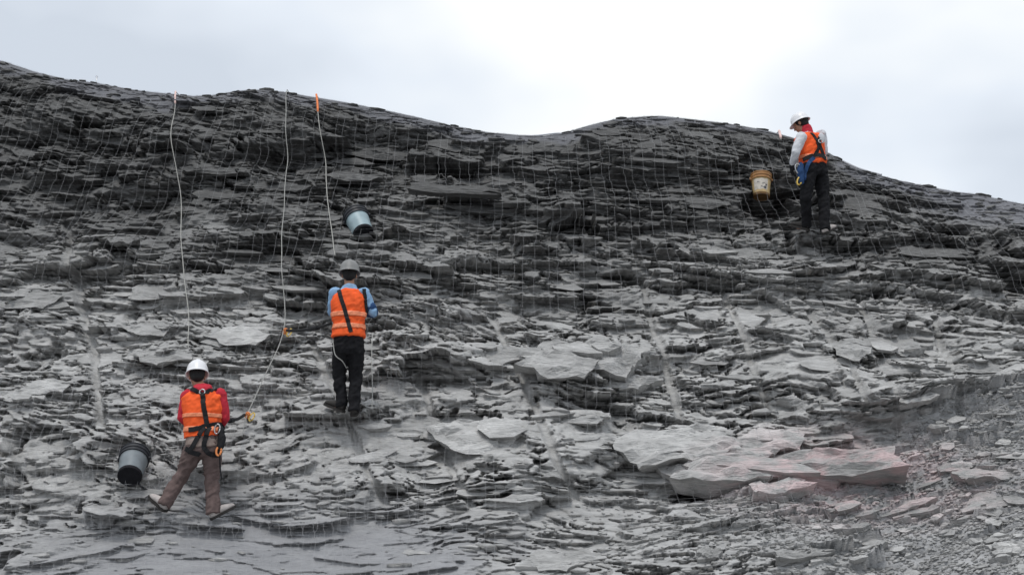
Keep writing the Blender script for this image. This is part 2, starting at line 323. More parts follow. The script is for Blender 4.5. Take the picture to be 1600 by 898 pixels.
def laminae(period, amp, slit, sw, seed, pinch, cover):
    """thin crinkled sheets of slate: each a little proud along its lower edge, with a deep narrow gap open beneath it in places"""
    global D
    wob = (0.45 + 0.30 * upper) * noise2(X * 0.6, SS * 0.8, 88, 3) + (0.085 + 0.05 * upper) * noise2(X * 2.2, SS * 3.4, seed + 1, 4, 0.6) + 0.16 * np.floor(3.5 * noise2(X * 0.9 + 0.35 * SS, SS * 0.7 - 0.3 * X, 87, 3)) + 0.012 * noise2(X * 11, SS * 14, seed + 5, 2)
    dip = (0.10 + 0.13 * np.tanh((SS - 9.2) / 2.5)) * X
    u = (SS + wob + dip) / period; u = u + 0.8 * noise2(u * 0.37, u * 0 + 3.0, seed + 2, 2); lay = np.floor(u); f = u - lay
    am = np.clip(0.35 + 1.5 * noise2(X * pinch + lay * 7.31, lay * 3.17 + 0 * X, seed + 3, 3), 0, 1.5)
    reg = np.clip(0.75 + 1.25 * noise2(X * 0.9, SS * 1.5, seed + 7, 3), 0.05, 1.6)
    gate = reg * (0.25 + 0.75 * keep) * (1 - 0.85 * scr) * (1 - 0.98 * lowleft)
    D += amp * am * (1 - f) * gate * (1 - 0.7 * sm_)
    op = noise2(X * pinch * 1.3 + lay * 5.7, lay * 2.3 + 0 * X, seed + 6, 3)      # where the gap is open
    wid = sw / period * np.clip((op + cover) * 2.2, 0, 1.6)
    D -= slit * gate * (1 - 0.95 * sm_) * np.clip((f - (1 - wid)) / (0.25 * wid + 1e-6), 0, 1) * (wid > 0.02)
scatter(360, (0.35, 0.9), (0.10, 0.26), (0.03, 0.09), 0.15, 1)
laminae(0.85, 0.24, 0.30, 0.10, 91, 0.5, 0.05)
scatter(150, (0.3, 0.8), (0.10, 0.25), (0.05, 0.14), 0.2, 6)
laminae(0.36, 0.095, 0.22, 0.070, 31, 0.8, 0.10)
scatter(2000, (0.16, 0.5), (0.04, 0.13), (0.02, 0.07), 0.2, 2)
laminae(0.165, 0.045, 0.13, 0.044, 51, 1.4, 0.0)
scatter(3200, (0.07, 0.24), (0.02, 0.055), (0.012, 0.04), 0.25, 3)
laminae(0.085, 0.020, 0.07, 0.034, 71, 2.2, -0.14)
scatter(5000, (0.04, 0.12), (0.012, 0.03), (0.008, 0.02), 0.3, 4)
# half-barrels of the blast holes, running down to the right
SEAM = np.zeros_like(X)
for (xa, ra, xb, rb) in ((100, 345, 176, 665), (488, 530, 606, 792), (655, 585, 738, 795), (768, 490, 900, 780), (1002, 440, 1062, 656), (1128, 440, 1200, 648), (1258, 470, 1345, 640), (1340, 470, 1402, 662), (1450, 500, 1504, 645)):
    x0, s0, _ = hit0(xa, ra); x1, s1, _ = hit0(xb, rb)
    L_ = math.hypot(x1 - x0, s1 - s0); ux, us = (x1 - x0) / L_, (s1 - s0) / L_
    al = (X - x0) * ux + (SS - s0) * us; ac = (X - x0) * us - (SS - s0) * ux + 0.02 * noise2(al * 2, al * 0 + xa, 21, 2)
    al = al + 0.08 * noise2(X * 5, SS * 5, 22, 2); g = (np.abs(ac) < 0.050 + 0.02 * noise2(X * 8, SS * 8, 23, 2)) & (al > 0) & (al < L_); SEAM = np.maximum(SEAM, (np.abs(ac) < 0.10) & (al > 0) & (al < L_))
    ref = 0.6 * boxblur(D, 6, 6) + 0.4 * boxblur(D, 1, 2)
    D = np.where(g, ref - 0.12 * np.sqrt(np.clip(1 - (ac / 0.055) ** 2, 0, 1)) + 0.015, D)
fine = noise2(X * 6, SS * 16, 6, 4, 0.6)
D += 0.016 * fine * (0.45 + 0.55 * face) * (1 - 0.35 * scr)
D += 0.018 * noise2(X * 14, SS * 14, 7, 3, 0.6) * np.maximum(scr, 0.5 * lowleft)
D *= (0.08 + 0.92 * (1 - sstep(0.15, 0.75, CAP)))
PT = P0 + PUSH * D[:, :, None]
ii = np.arange(NR * NX).reshape(NR, NX)
Q = np.stack([ii[:-1, :-1], ii[:-1, 1:], ii[1:, 1:], ii[1:, :-1]], 2).reshape(-1, 4)
me = mesh_np('cliff_face', PT.reshape(-1, 3), Q)
rimb = 0.8 * sstep(0.30, 0.10, RIMD + 0.2 * noise2(X * 1.5, SS * 2, 12, 3)) + 0.9 * sstep(5.4, 6.6, X + 0.5 * noise2(X, SS, 13, 3)) * sstep(0.0, 0.5, (Z - np.interp(X, RX, RZ)) + 0.95)
me.attributes.new('soil', 'FLOAT', 'POINT').data.foreach_set('value', np.clip(rimb, 0, 1).astype(np.float32).ravel())
me.attributes.new('dust', 'FLOAT', 'POINT').data.foreach_set('value', np.clip(np.maximum(lowleft, 0.55 * scr), 0, 1).astype(np.float32).ravel())
cliff = link('cliff_face', me, mat=M_ROCK); tag(cliff, kind='structure')

gb = bmesh.new(); bmesh.ops.create_grid(gb, x_segments=40, y_segments=40, size=2500)
gm = bpy.data.meshes.new('ground'); gb.to_mesh(gm); gb.free()
ground = link('ground', gm, mat=M_GROUND, loc=(0, 0, -0.16)); tag(ground, kind='structure')

# surface queries on the finished relief
def surf(x, s, off=0.0, A=None):
    """world point on the relief at (x, s), lifted by off along the slope's normal"""
    j = np.clip(np.searchsorted(xs, x), 1, NX - 2); i = np.clip(np.searchsorted(srow, s), 1, NR - 2)
    dd = (A if A is not None else D)[i, j]; return P0[i, j] + PUSH[i, j] * np.asarray(dd + off)[..., None]
def frame(x, s):
    j = int(np.clip(np.searchsorted(xs, x), 1, NX - 2)); i = int(np.clip(np.searchsorted(srow, s), 1, NR - 2))
    n = Vector(NRM[i, j]); a = Vector((1, 0, 0)); b_ = n.cross(a).normalized(); a = b_.cross(n).normalized(); return a, b_, n
RELIEF = None
def hit(px, row, off=0.0, A=None):
    """where a sight line meets the relief: (x, s, world point)"""
    x, s, Y = hit0(px, row); d = ray(px, row); o = Vector((0, 0, CZ))
    ss_ = np.linspace(s - 1.2, s + 1.2, 240); best = None
    for sv in ss_:
        p = surf(x, sv, off, A); q = d.z / d.y * p[1] + CZ
        if p[2] >= q: best = sv; xx = d.x / d.y * p[1]; break
    if best is None: best, xx = s, x
    # refine with the column the line really meets
    for sv in np.linspace(best - 0.3, best + 0.3, 120):
        p = surf(xx, sv, off, A)
        if p[2] >= d.z / d.y * p[1] + CZ: best = sv; break
    return xx, best, Vector(surf(xx, best, off, A))

# ------------------------------------------------------------------ slabs, stones and chips
def slab_mesh(nv, seed, jag=0.18, dome=0.12, thick=1.0):
    """a unit slab of slate, about 1 wide and 1 high, broken outline, uneven top"""
    r = random.Random(seed); b = bmesh.new(); ring = []
    for k in range(nv):
        th = 6.2832 * (k + r.uniform(-0.33, 0.33)) / nv; q = 0.5 * (1 + r.uniform(-jag, jag)); ring.append((math.cos(th) * q * 1.05, math.sin(th) * q))
    lo = [b.verts.new((x * 0.92 + r.uniform(-.02, .02), y * 0.85 + 0.30, -0.5 * thick)) for x, y in ring]
    hi = [b.verts.new((x, y, 0.38 * thick + r.uniform(-0.12, 0.12) * thick)) for x, y in ring]
    inn = [b.verts.new((x * 0.6 + r.uniform(-.05, .05), y * 0.6 + r.uniform(-.05, .05), 0.5 * thick + r.uniform(-dome, dome))) for x, y in ring]
    for k in range(nv):
        j = (k + 1) % nv
        b.faces.new((lo[k], lo[j], hi[j], hi[k])); b.faces.new((hi[k], hi[j], inn[j], inn[k]))
    b.faces.new(inn)
    m = bpy.data.meshes.new('rock_slab'); bmesh.ops.triangulate(b, faces=b.faces[:]); b.to_mesh(m); b.free(); m.materials.append(M_SLAB); return m
SLABS = [slab_mesh(random.choice((7, 8, 9, 10)), 100 + i, random.uniform(0.2, 0.42)) for i in range(28)]
def big_slab_mesh(seed):
    r = random.Random(seed); m0 = slab_mesh(12, seed, 0.34, 0.08); b = bmesh.new(); b.from_mesh(m0)
    bmesh.ops.subdivide_edges(b, edges=b.edges[:], cuts=2, use_grid_fill=True)
    o = seed * 3.7
    V = np.array([v.co[:] for v in b.verts]); dz_ = noise2(V[:, 0] * 3 + o, V[:, 1] * 7 + o, seed, 3); dq = noise2(V[:, 0] * 6 + o, V[:, 1] * 6 + 9, seed + 1, 3)
    for i, v in enumerate(b.verts): v.co.z += 0.24 * (0.35 - abs(dz_[i])) + 0.10 * dq[i]; v.co.x += 0.03 * dq[i]; v.co.y += 0.03 * dz_[i]
    m = bpy.data.meshes.new('rock_slab'); b.to_mesh(m); b.free(); m.materials.append(M_SLAB); return m
BIGS = [big_slab_mesh(300 + i) for i in range(10)]
nslab = 0
def put_slab(me_, x, s, w_, h_, t, ang, tilt, off, name='rock_slab', base=None):
    a, b_, n = frame(x, s)
    b2 = b_ * math.cos(tilt) - n * math.sin(tilt); n2 = n * math.cos(tilt) + b_ * math.sin(tilt)
    a2 = a * math.cos(ang) + b2 * math.sin(ang); b3 = -a * math.sin(ang) + b2 * math.cos(ang)
    o = link(name, me_, cliff); p = Vector(surf(x, s, off))
    o.matrix_world = Matrix.Translation(p) @ Matrix((a2, b3, n2)).transposed().to_4x4() @ Matrix.Diagonal((w_, h_, t, 1))
    return o
# the large slabs and blocks one can pick out, (column, row, width, height, thickness, tip, tilt)
HAND = [(945, 572, 140, 66, 0.34, -0.25, 0.35), (870, 580, 110, 48, 0.20, 0.02, 0.20), (870, 545, 95, 30, 0.10, 0.03, 0.2), (985, 608, 80, 28, 0.2, 0.1, 0.4), (905, 655, 110, 26, 0.1, 0.05, 0.3),
        (1060, 712, 200, 72, 0.32, 0.12, 0.22), (1180, 705, 150, 56, 0.28, 0.08, 0.2), (1280, 742, 270, 64, 0.34, -0.22, 0.25), (1140, 752, 190, 56, 0.34, -0.04, 0.25), (1215, 775, 110, 36, 0.22, 0.25, 0.3),
        (745, 690, 150, 60, 0.24, -0.15, 0.15), (640, 670, 120, 36, 0.12, -0.12, 0.15), (610, 610, 70, 40, 0.1, -0.1, 0.1), (770, 560, 130, 40, 0.12, 0.05, 0.2),
        (1330, 550, 70, 44, 0.12, -0.35, 0.2), (1395, 545, 90, 46, 0.12, -0.1, 0.2), (1400, 580, 120, 30, 0.1, -0.05, 0.2), (1440, 625, 60, 26, 0.1, 0.2, 0.3), (1555, 580, 110, 34, 0.14, 0.02, 0.2),
        (250, 460, 110, 45, 0.12, 0.1, 0.15), (235, 517, 80, 32, 0.10, 0.0, 0.25), (370, 530, 90, 36, 0.1, 0.0, 0.15), (262, 400, 60, 30, 0.1, 0.1, 0.3), (250, 560, 90, 30, 0.1, -0.15, 0.2), (380, 480, 60, 22, 0.1, 0.05, 0.3), (190, 380, 50, 20, 0.09, 0.1, 0.3), (60, 610, 90, 30, 0.1, 0.0, 0.2), (330, 270, 90, 22, 0.1, -0.1, 0.3),
        (590, 245, 120, 26, 0.12, -0.25, 0.3), (700, 300, 160, 26, 0.12, -0.2, 0.35), (760, 330, 130, 22, 0.1, -0.15, 0.35), (430, 295, 100, 20, 0.1, -0.1, 0.35), (545, 285, 120, 20, 0.1, -0.1, 0.35), (1005, 262, 120, 24, 0.12, -0.2, 0.3), (1080, 320, 140, 26, 0.1, -0.1, 0.3), (1340, 325, 90, 60, 0.14, -0.4, 0.1), (1160, 400, 100, 30, 0.1, -0.1, 0.3), (1270, 480, 90, 24, 0.1, -0.15, 0.2), (1200, 490, 80, 40, 0.1, 0.0, 0.1), (1450, 400, 120, 30, 0.1, -0.2, 0.3),
        (925, 690, 90, 24, 0.1, 0.03, 0.2), (1000, 700, 90, 22, 0.1, 0.0, 0.15), (1105, 870, 50, 22, 0.12, 0.0, 0.3), (870, 885, 120, 40, 0.15, 0.1, 0.1), (1480, 735, 70, 24, 0.12, -0.15, 0.3), (1540, 745, 110, 34, 0.13, -0.05, 0.3), (1540, 785, 90, 50, 0.12, -0.2, 0.1), (1580, 860, 60, 30, 0.14, -0.1, 0.2), (1395, 800, 110, 22, 0.12, 0.12, 0.3), (1250, 870, 90, 26, 0.12, 0.05, 0.3), (20, 620, 60, 26, 0.1, 0.0, 0.2), (30, 470, 110, 40, 0.12, 0.0, 0.1)]
random.seed(21)
for i, (px, row, wp, hp, t, ang, tl) in enumerate(HAND):
    x, s, p = hit(px, row); sc = p.y / F / math.cos(PITCH); w_, h_ = wp * sc, hp * sc * 1.55
    put_slab(BIGS[i % len(BIGS)], x, s, w_ * 0.9, h_ * 0.9, t * 1.1, ang, tl * 0.5, -0.03 if t < 0.2 else 0.02); nslab += 1
    for q in range(2):
        dxx, dss = random.uniform(-0.45, 0.45) * w_, random.uniform(-0.45, 0.4) * h_; k_ = random.uniform(0.35, 0.6)
        put_slab(random.choice(SLABS), x + dxx, s + dss, w_ * k_, h_ * k_ * random.uniform(0.6, 1.1), t * 0.7, ang + random.gauss(0, 0.2), tl * random.uniform(0.2, 1.2), random.uniform(-0.02, 0.02)); nslab += 1
random.seed(5)
while nslab < 300:
    x = random.uniform(-7.2, 7.4); s = random.uniform(float(s_of(15.5)), float(s_of(23.2)))
    if mask_at(CAP, x, s) > 0.05 or random.random() < mask_at(scr, x, s) * 0.9 or random.random() < 0.8 * mask_at(lowleft, x, s) or mask_at(SEAM, x, s) > 0.5: continue
    if abs(x) > s * 0 + (8.2 if s > s_of(19) else 6.4): continue
    w_ = random.uniform(0.2, 0.65); put_slab(random.choice(SLABS), x, s, w_, w_ * random.uniform(0.25, 0.55), random.uniform(0.04, 0.08), strike(x, s) + random.gauss(0, 0.15), random.uniform(0.0, 0.35), random.uniform(-0.02, 0.005)); nslab += 1
# small flakes: far more than one could list, joined as one part
def chips(n, wr, ratio, tr, pick, seed, lift=0.0, tl=(0.0, 0.6)):
    r = np.random.default_rng(seed); Vs, Fs = [], []; k = 0; tries = 0; random.seed(seed)
    while k < n and tries < n * 30:
        tries += 1
        x = random.uniform(-8.2, 8.2); s = random.uniform(float(s_of(14.0)), float(s_of(24)))
        if random.random() > pick(x, s): continue
        a, b_, n_ = frame(x, s); nv = random.choice((5, 6, 7)); w_ = random.uniform(*wr) * random.uniform(0.5, 1); h_ = w_ * random.uniform(*ratio); t = random.uniform(*tr) * w_
        ti = random.uniform(*tl); an = strike(x, s) + random.gauss(0, 0.25)
        b2 = b_ * math.cos(ti) - n_ * math.sin(ti); n2 = n_ * math.cos(ti) + b_ * math.sin(ti)
        a2 = a * math.cos(an) + b2 * math.sin(an); b3 = -a * math.sin(an) + b2 * math.cos(an)
        Mx = np.array([a2, b3, n2]); th = 6.2832 * (np.arange(nv) + r.uniform(-.3, .3, nv)) / nv; q = 0.5 * r.uniform(0.75, 1.15, nv)
        top = np.stack([np.cos(th) * q * w_, np.sin(th) * q * h_, t * (0.5 + r.uniform(-.2, .2, nv))], 1); bot = top * (0.9, 0.85, 0) - (0, -t * 1.1, t * 0.6)
        cpt = np.array([[0, 0, t * r.uniform(0.5, 0.8)]])
        V = np.concatenate([top, bot, cpt]) @ Mx + surf(x, s, lift); o = sum(len(v) for v in Vs[-1:]) and off_[0]
        base = off_[0]; off_[0] += len(V); Vs.append(V)
        for i in range(nv):
            j = (i + 1) % nv; Fs += [(base + i, base + j, base + 2 * nv), (base + nv + i, base + nv + j, base + j), (base + nv + i, base + j, base + i)]
        k += 1
    return Vs, Fs
off_ = [0]
Vs, Fs = chips(3800, (0.06, 0.30), (0.22, 0.5), (0.12, 0.3), lambda x, s: mask_at(face, x, s) * (1 - 0.8 * mask_at(scr, x, s)) * (1 - 0.7 * mask_at(lowleft, x, s)) * (1 - 0.9 * mask_at(sm_, x, s)) * (1 - mask_at(SEAM, x, s)), 7)
o = link('slate_flakes', mesh_np('slate_flakes', np.concatenate(Vs), np.array(Fs)), cliff, M_SLAB); tag(o, kind='stuff')
# loose stones on the scree
STONES = [slab_mesh(random.choice((6, 7)), 500 + i, 0.25, 0.2) for i in range(16)]
random.seed(9); k = 0
while k < 290:
    x = random.uniform(-1.5, 7.3); s = random.uniform(float(s_of(14.2)), float(s_of(17.8)))
    if random.random() > mask_at(scr, x, s) * (0.25 + 0.75 * sstep(1.5, 5, x)): continue
    w_ = random.uniform(0.07, 0.2) * random.choice((0.7, 0.8, 1, 1, 1.4)); put_slab(random.choice(STONES), x, s, w_, w_ * random.uniform(0.5, 0.9), w_ * random.uniform(0.3, 0.55), random.uniform(-.6, .6), random.uniform(-.1, .6), w_ * 0.12, 'stone'); k += 1
off_ = [0]
Vs, Fs = chips(19000, (0.02, 0.075), (0.5, 0.95), (0.3, 0.6), lambda x, s: mask_at(scr, x, s) * (0.2 + 0.8 * sstep(-1.0, 3.5, x)), 17, 0.004, (-0.3, 0.6))
o = link('gravel', mesh_np('gravel', np.concatenate(Vs), np.array(Fs)), None, M_SLAB)
tag(o, 'loose grey slate gravel spread over the scree at the lower right', 'gravel', kind='stuff')

# ------------------------------------------------------------------ tubes
def tube_np(paths, r, k=3):
    Vs, Fs, base = [], [], 0
    for p in paths:
        p = np.asarray(p, float); n = len(p)
        if n < 2: continue
        t = np.gradient(p, axis=0); t /= np.linalg.norm(t, axis=1, keepdims=True) + 1e-9
        up = np.where(np.abs(t[:, [0]]) > 0.8, [[0, 0, 1.0]], [[1.0, 0, 0]]); u = np.cross(t, up); u /= np.linalg.norm(u, axis=1, keepdims=True) + 1e-9; v = np.cross(t, u)
        rr = np.broadcast_to(np.asarray(r, float), (n,))[:, None]
        ring = [p + rr * (u * math.cos(6.2832 * j / k) + v * math.sin(6.2832 * j / k)) for j in range(k)]
        Vs.append(np.stack(ring, 1).reshape(-1, 3)); idx = base + np.arange(n * k).reshape(n, k)
        for j in range(k):
            jj = (j + 1) % k; Fs.append(np.stack([idx[:-1, j], idx[:-1, jj], idx[1:, jj], idx[1:, j]], 1))
        base += n * k
    return np.concatenate(Vs), np.concatenate(Fs)
def tube(name, pts, r, mat, parent=None, k=8, origin=None, caps=True):
    p = np.array([tuple(q) for q in pts], float)
    V, Fq = tube_np([p], r, k); me_ = mesh_np(name, V, Fq)
    if caps:
        b = bmesh.new(); b.from_mesh(me_); b.verts.ensure_lookup_table(); n = len(p)
        b.faces.new([b.verts[i] for i in range(k)][::-1]); b.faces.new([b.verts[(n - 1) * k + i] for i in range(k)]); b.normal_update(); b.to_mesh(me_); b.free()
    smooth(me_); return link(name, me_, parent, mat)
def spline(pts, n=12):
    P = [Vector(p) for p in pts]; P = [P[0] * 2 - P[1]] + P + [P[-1] * 2 - P[-2]]; out_ = []
    for i in range(1, len(P) - 2):
        for j in range(n):
            t = j / n; a, b_, c, d = P[i - 1:i + 3]
            out_.append(0.5 * ((2 * b_) + (c - a) * t + (2 * a - 5 * b_ + 4 * c - d) * t * t + (3 * b_ - a - 3 * c + d) * t ** 3))
    out_.append(P[-2]); return out_

# ------------------------------------------------------------------ rockfall netting draped over the whole face
bs = 8
def drape(A, rad):
    h_, w_ = A.shape; H, W = h_ // bs, w_ // bs; B = A[:H * bs, :W * bs].reshape(H, bs, W, bs).max((1, 3))
    for _ in range(rad):
        Pd = np.pad(B, 1, mode='edge'); B = np.max([Pd[i:i + H, j:j + W] for i in range(3) for j in range(3)], 0)
    B = boxblur(B, 1, 1); yi = np.clip((np.arange(h_) - bs / 2) / bs, 0, H - 1.001); xi = np.clip((np.arange(w_) - bs / 2) / bs, 0, W - 1.001)
    y0, x0 = yi.astype(int), xi.astype(int); fy, fx = (yi - y0)[:, None], (xi - x0)[None]
    y1, x1 = np.minimum(y0 + 1, H - 1), np.minimum(x0 + 1, W - 1)
    return (B[y0][:, x0] * (1 - fy) + B[y1][:, x0] * fy) * (1 - fx) + (B[y0][:, x1] * (1 - fy) + B[y1][:, x1] * fy) * fx
DN = D.copy(); DN[WR0:WR1, WC0:WC1] = drape(D[WR0:WR1, WC0:WC1], 1); DN = D + (DN - D) * sstep(0.0, 0.6, RIMD)
def net(name, x0, x1, s0f, s1f, gap, r, skew, label, seed, mask=None):
    paths = []
    xv = np.arange(x0, x1, gap)
    for i, xc in enumerate(xv):
        s = np.arange(s0f, s1f, 0.07); x = xc + skew * (s - s0f) + 0.05 * noise2(s * 0.8, s * 0 + xc * 0.6, seed, 3) + 0.03 * math.sin(xc * 57); paths.append(surf(x, s, 0.012, DN))
    nv_ = len(paths)
    for sc in np.arange(s0f, s1f, gap):
        x = np.arange(x0, x1, 0.08); s = sc + 0.05 * noise2(x * 0.5, x * 0 + sc * 0.7, seed + 1, 2); paths.append(surf(x + skew * (sc - s0f), s, 0.012, DN))
    V, Fq = tube_np(paths[:nv_], r, 3); V2, F2 = tube_np(paths[nv_:], r * 0.6, 3)
    return tag(link(name, mesh_np(name, np.concatenate([V, V2]), np.concatenate([Fq, F2 + len(V)])), None, M_WIRE), label, 'netting')
net('wire_netting', -8.2, 8.2, float(s_of(15.2)), float(s_of(24.1)), 0.155, 0.00105, 0.0, 'thin galvanised rockfall netting draped over the whole slate face and crest', 41)
net('wire_netting', -8.2, -0.6, float(s_of(14.6)), float(s_of(17.9)), 0.098, 0.0013, -0.12, 'finer second sheet of wire netting over the smooth apron at lower left', 43)

# ------------------------------------------------------------------ people
def ring_loft(b, secs, k=20):
    """closed loft through elliptical sections (centre, rx, ry, axis-u, axis-v)"""
    rings = []
    for c, rx, ry, u, v in secs:
        rings.append([b.verts.new(c + u * (rx * math.cos(6.2832 * i / k)) + v * (ry * math.sin(6.2832 * i / k))) for i in range(k)])
    for r0, r1 in zip(rings, rings[1:]):
        for i in range(k): b.faces.new((r0[i], r0[(i + 1) % k], r1[(i + 1) % k], r1[i]))
    b.faces.new(rings[0][::-1]); b.faces.new(rings[-1])
def limb(b, pts, radii, k=14, flat=1.0, cap=True):
    P = [Vector(p) for p in pts]
    secs = []; n = len(P); prev = None
    for i in range(n):
        t = (P[min(i + 1, n - 1)] - P[max(i - 1, 0)]).normalized()
        u = Vector((1, 0, 0)) if prev is None else prev
        if abs(u.dot(t)) > 0.95: u = Vector((0, 1, 0))
        u = (u - t * u.dot(t)).normalized(); v = t.cross(u); prev = u
        secs.append((P[i], radii[i], radii[i] * flat, u, v))
    ring_loft(b, secs, k)
    if cap:
        for i in (0, n - 1): ball(b, P[i], radii[i] * 0.98)
def ball(b, c, r, scale=(1, 1, 1), rot=None):
    Mx = Matrix.Translation(Vector(c)) @ (rot.to_4x4() if rot else Matrix()) @ Matrix.Diagonal((*scale, 1))
    bmesh.ops.create_icosphere(b, subdivisions=3, radius=r, matrix=Mx)
def remesh(name, b, voxel, mat, parent, iters=4, wrinkle=0.0, seed=1, wscale=14):
    m = bpy.data.meshes.new('tmp'); bmesh.ops.recalc_face_normals(b, faces=b.faces[:]); b.to_mesh(m); b.free()
    o = bpy.data.objects.new('tmp', m); COL.objects.link(o)
    md = o.modifiers.new('r', 'REMESH'); md.mode = 'VOXEL'; md.voxel_size = voxel
    sm = o.modifiers.new('s', 'SMOOTH'); sm.factor = 0.5; sm.iterations = iters
    dg = bpy.context.evaluated_depsgraph_get(); nm = bpy.data.meshes.new_from_object(o.evaluated_get(dg)); bpy.data.objects.remove(o)
    nm.name = name; nm.materials.clear()
    if wrinkle:
        n = len(nm.vertices); co = np.empty(n * 3, np.float32); nm.vertices.foreach_get('co', co); no = np.empty(n * 3, np.float32); nm.vertices.foreach_get('normal', no)
        co = co.reshape(-1, 3); no = no.reshape(-1, 3)
        dsp = noise2(co[:, 0] * wscale + co[:, 1] * wscale * 0.7 + 50, co[:, 2] * wscale * 1.25 - co[:, 0] * wscale * 0.5 + 50, seed, 3)
        ridged = (0.5 - np.abs(dsp)) * wrinkle; co += no * ridged[:, None]; nm.vertices.foreach_set('co', co.ravel()); nm.update()
    smooth(nm); return link(name, nm, parent, mat)
def hand(b, wrist, dirv, palmv, side, r=1.0, curl=0.9):
    """palm, four unequal bent fingers and a thumb; dirv points along the hand, palmv out of the palm, side towards the thumb"""
    d = Vector(dirv).normalized(); pv = Vector(palmv); pv = (pv - d * pv.dot(d)).normalized(); sv = d.cross(pv) * side
    rot = Matrix((sv, d, pv)).transposed()
    ball(b, wrist + d * 0.05, 1.0, (0.042 * r, 0.055, 0.017 * r), rot); limb(b, [wrist - d * 0.02, wrist + d * 0.03], [0.027 * r, 0.03 * r])
    for i, (o, ln) in enumerate(((0.030, 0.068), (0.010, 0.078), (-0.010, 0.072), (-0.029, 0.056))):
        p = wrist + d * 0.088 + sv * o; pts = [p - d * 0.02]; a = 0
        for q in (0.45, 0.33, 0.22):
            pts.append(p.copy()); a += curl * (0.45 + 0.05 * i); p = p + (d * math.cos(a) + pv * math.sin(a)) * ln * q
        pts.append(p); limb(b, pts, [0.0095 * r, 0.0095 * r, 0.009 * r, 0.0085 * r, 0.0075 * r], 8)
    p = wrist + d * 0.025 + sv * 0.03
    limb(b, [p, p + (sv * 0.7 + d * 0.6 + pv * 0.35) * 0.033, p + (sv * 0.65 + d * 0.95 + pv * 0.7) * 0.052], [0.013 * r, 0.0105 * r, 0.0085 * r], 8)
def head(b, c, yaw, nod):
    """skull, jaw, nose, brow, ears and neck root; faces +y before yaw"""
    rot = Matrix.Rotation(yaw, 3, 'Z') @ Matrix.Rotation(-nod, 3, 'X')
    f = lambda x, y, z: c + rot @ Vector((x, y, z))
    ball(b, f(0, -0.012, 0.03), 1, (0.074, 0.095, 0.088), rot); ball(b, f(0, 0.022, -0.045), 1, (0.056, 0.066, 0.068), rot); ball(b, f(0, 0.055, -0.095), 1, (0.026, 0.024, 0.02), rot)
    limb(b, [f(0, 0.082, 0.005), f(0, 0.098, -0.022), f(0, 0.104, -0.036)], [0.009, 0.012, 0.013], 8)
    ball(b, f(0, 0.088, -0.040), 1, (0.018, 0.012, 0.010), rot)
    for sx in (-1, 1):
        ball(b, f(0.032 * sx, 0.073, 0.016), 1, (0.022, 0.012, 0.007), rot); ball(b, f(0.031 * sx, 0.072, 0.000), 0.011); ball(b, f(0.042 * sx, 0.055, -0.022), 1, (0.018, 0.018, 0.016), rot)
        ball(b, f(0.076 * sx, -0.008, -0.012), 1, (0.010, 0.019, 0.031), rot)
    ball(b, f(0, 0.082, -0.062), 1, (0.024, 0.010, 0.005), rot); ball(b, f(0, 0.080, -0.072), 1, (0.020, 0.010, 0.006), rot)
    return rot
def helmet(root, c, rot, mat, size=1.0):
    prof_ = []
    b = bmesh.new(); k = 32; rings = []
    for j, (rr, zz_) in enumerate(((0.0, 0.128), (0.35, 0.122), (0.62, 0.105), (0.82, 0.078), (0.94, 0.043), (1.0, 0.0), (1.02, -0.022))):
        ring = []
        for i in range(k):
            th = 6.2832 * i / k; x, y = 0.118 * rr * math.cos(th), 0.142 * rr * math.sin(th)
            zr_ = zz_ + (0.006 if abs(math.cos(th)) < 0.25 and 0 < rr < 0.9 else 0)
            ring.append(b.verts.new((x, y, zr_)))
        rings.append(ring)
    brim = []
    for i in range(k):
        th = 6.2832 * i / k; fr = max(0, math.sin(th)) ** 2; bk = max(0, -math.sin(th)) ** 3; q = 1.09 + 0.26 * fr + 0.06 * bk
        brim.append(b.verts.new((0.118 * 1.09 * math.cos(th), 0.142 * q * math.sin(th), -0.030 - 0.012 * fr - 0.012 * bk)))
    rings.append(brim)
    low = [b.verts.new((v.co.x * 0.985, v.co.y * 0.985, v.co.z - 0.006)) for v in brim]; rings.append(low)
    ins = [b.verts.new((v.co.x * 0.93, v.co.y * 0.93, -0.03)) for v in rings[6]]; rings.append(ins)
    cup = [b.verts.new((v.co.x * 0.8, v.co.y * 0.8, 0.07)) for v in rings[5]]; rings.append(cup)
    for r0, r1 in zip(rings, rings[1:]):
        for i in range(k): b.faces.new((r0[i], r1[i], r1[(i + 1) % k], r0[(i + 1) % k]))
    b.faces.new(cup); bmesh.ops.remove_doubles(b, verts=b.verts[:], dist=0.0005); bmesh.ops.recalc_face_normals(b, faces=b.faces[:])
    m = bpy.data.meshes.new('helmet'); b.to_mesh(m); b.free(); smooth(m)
    o = link('helmet', m, root, mat); o.matrix_local = Matrix.Translation(c + rot @ Vector((0, -0.008, 0.052))) @ rot.to_4x4() @ Matrix.Diagonal((size, size, size, 1)); return o
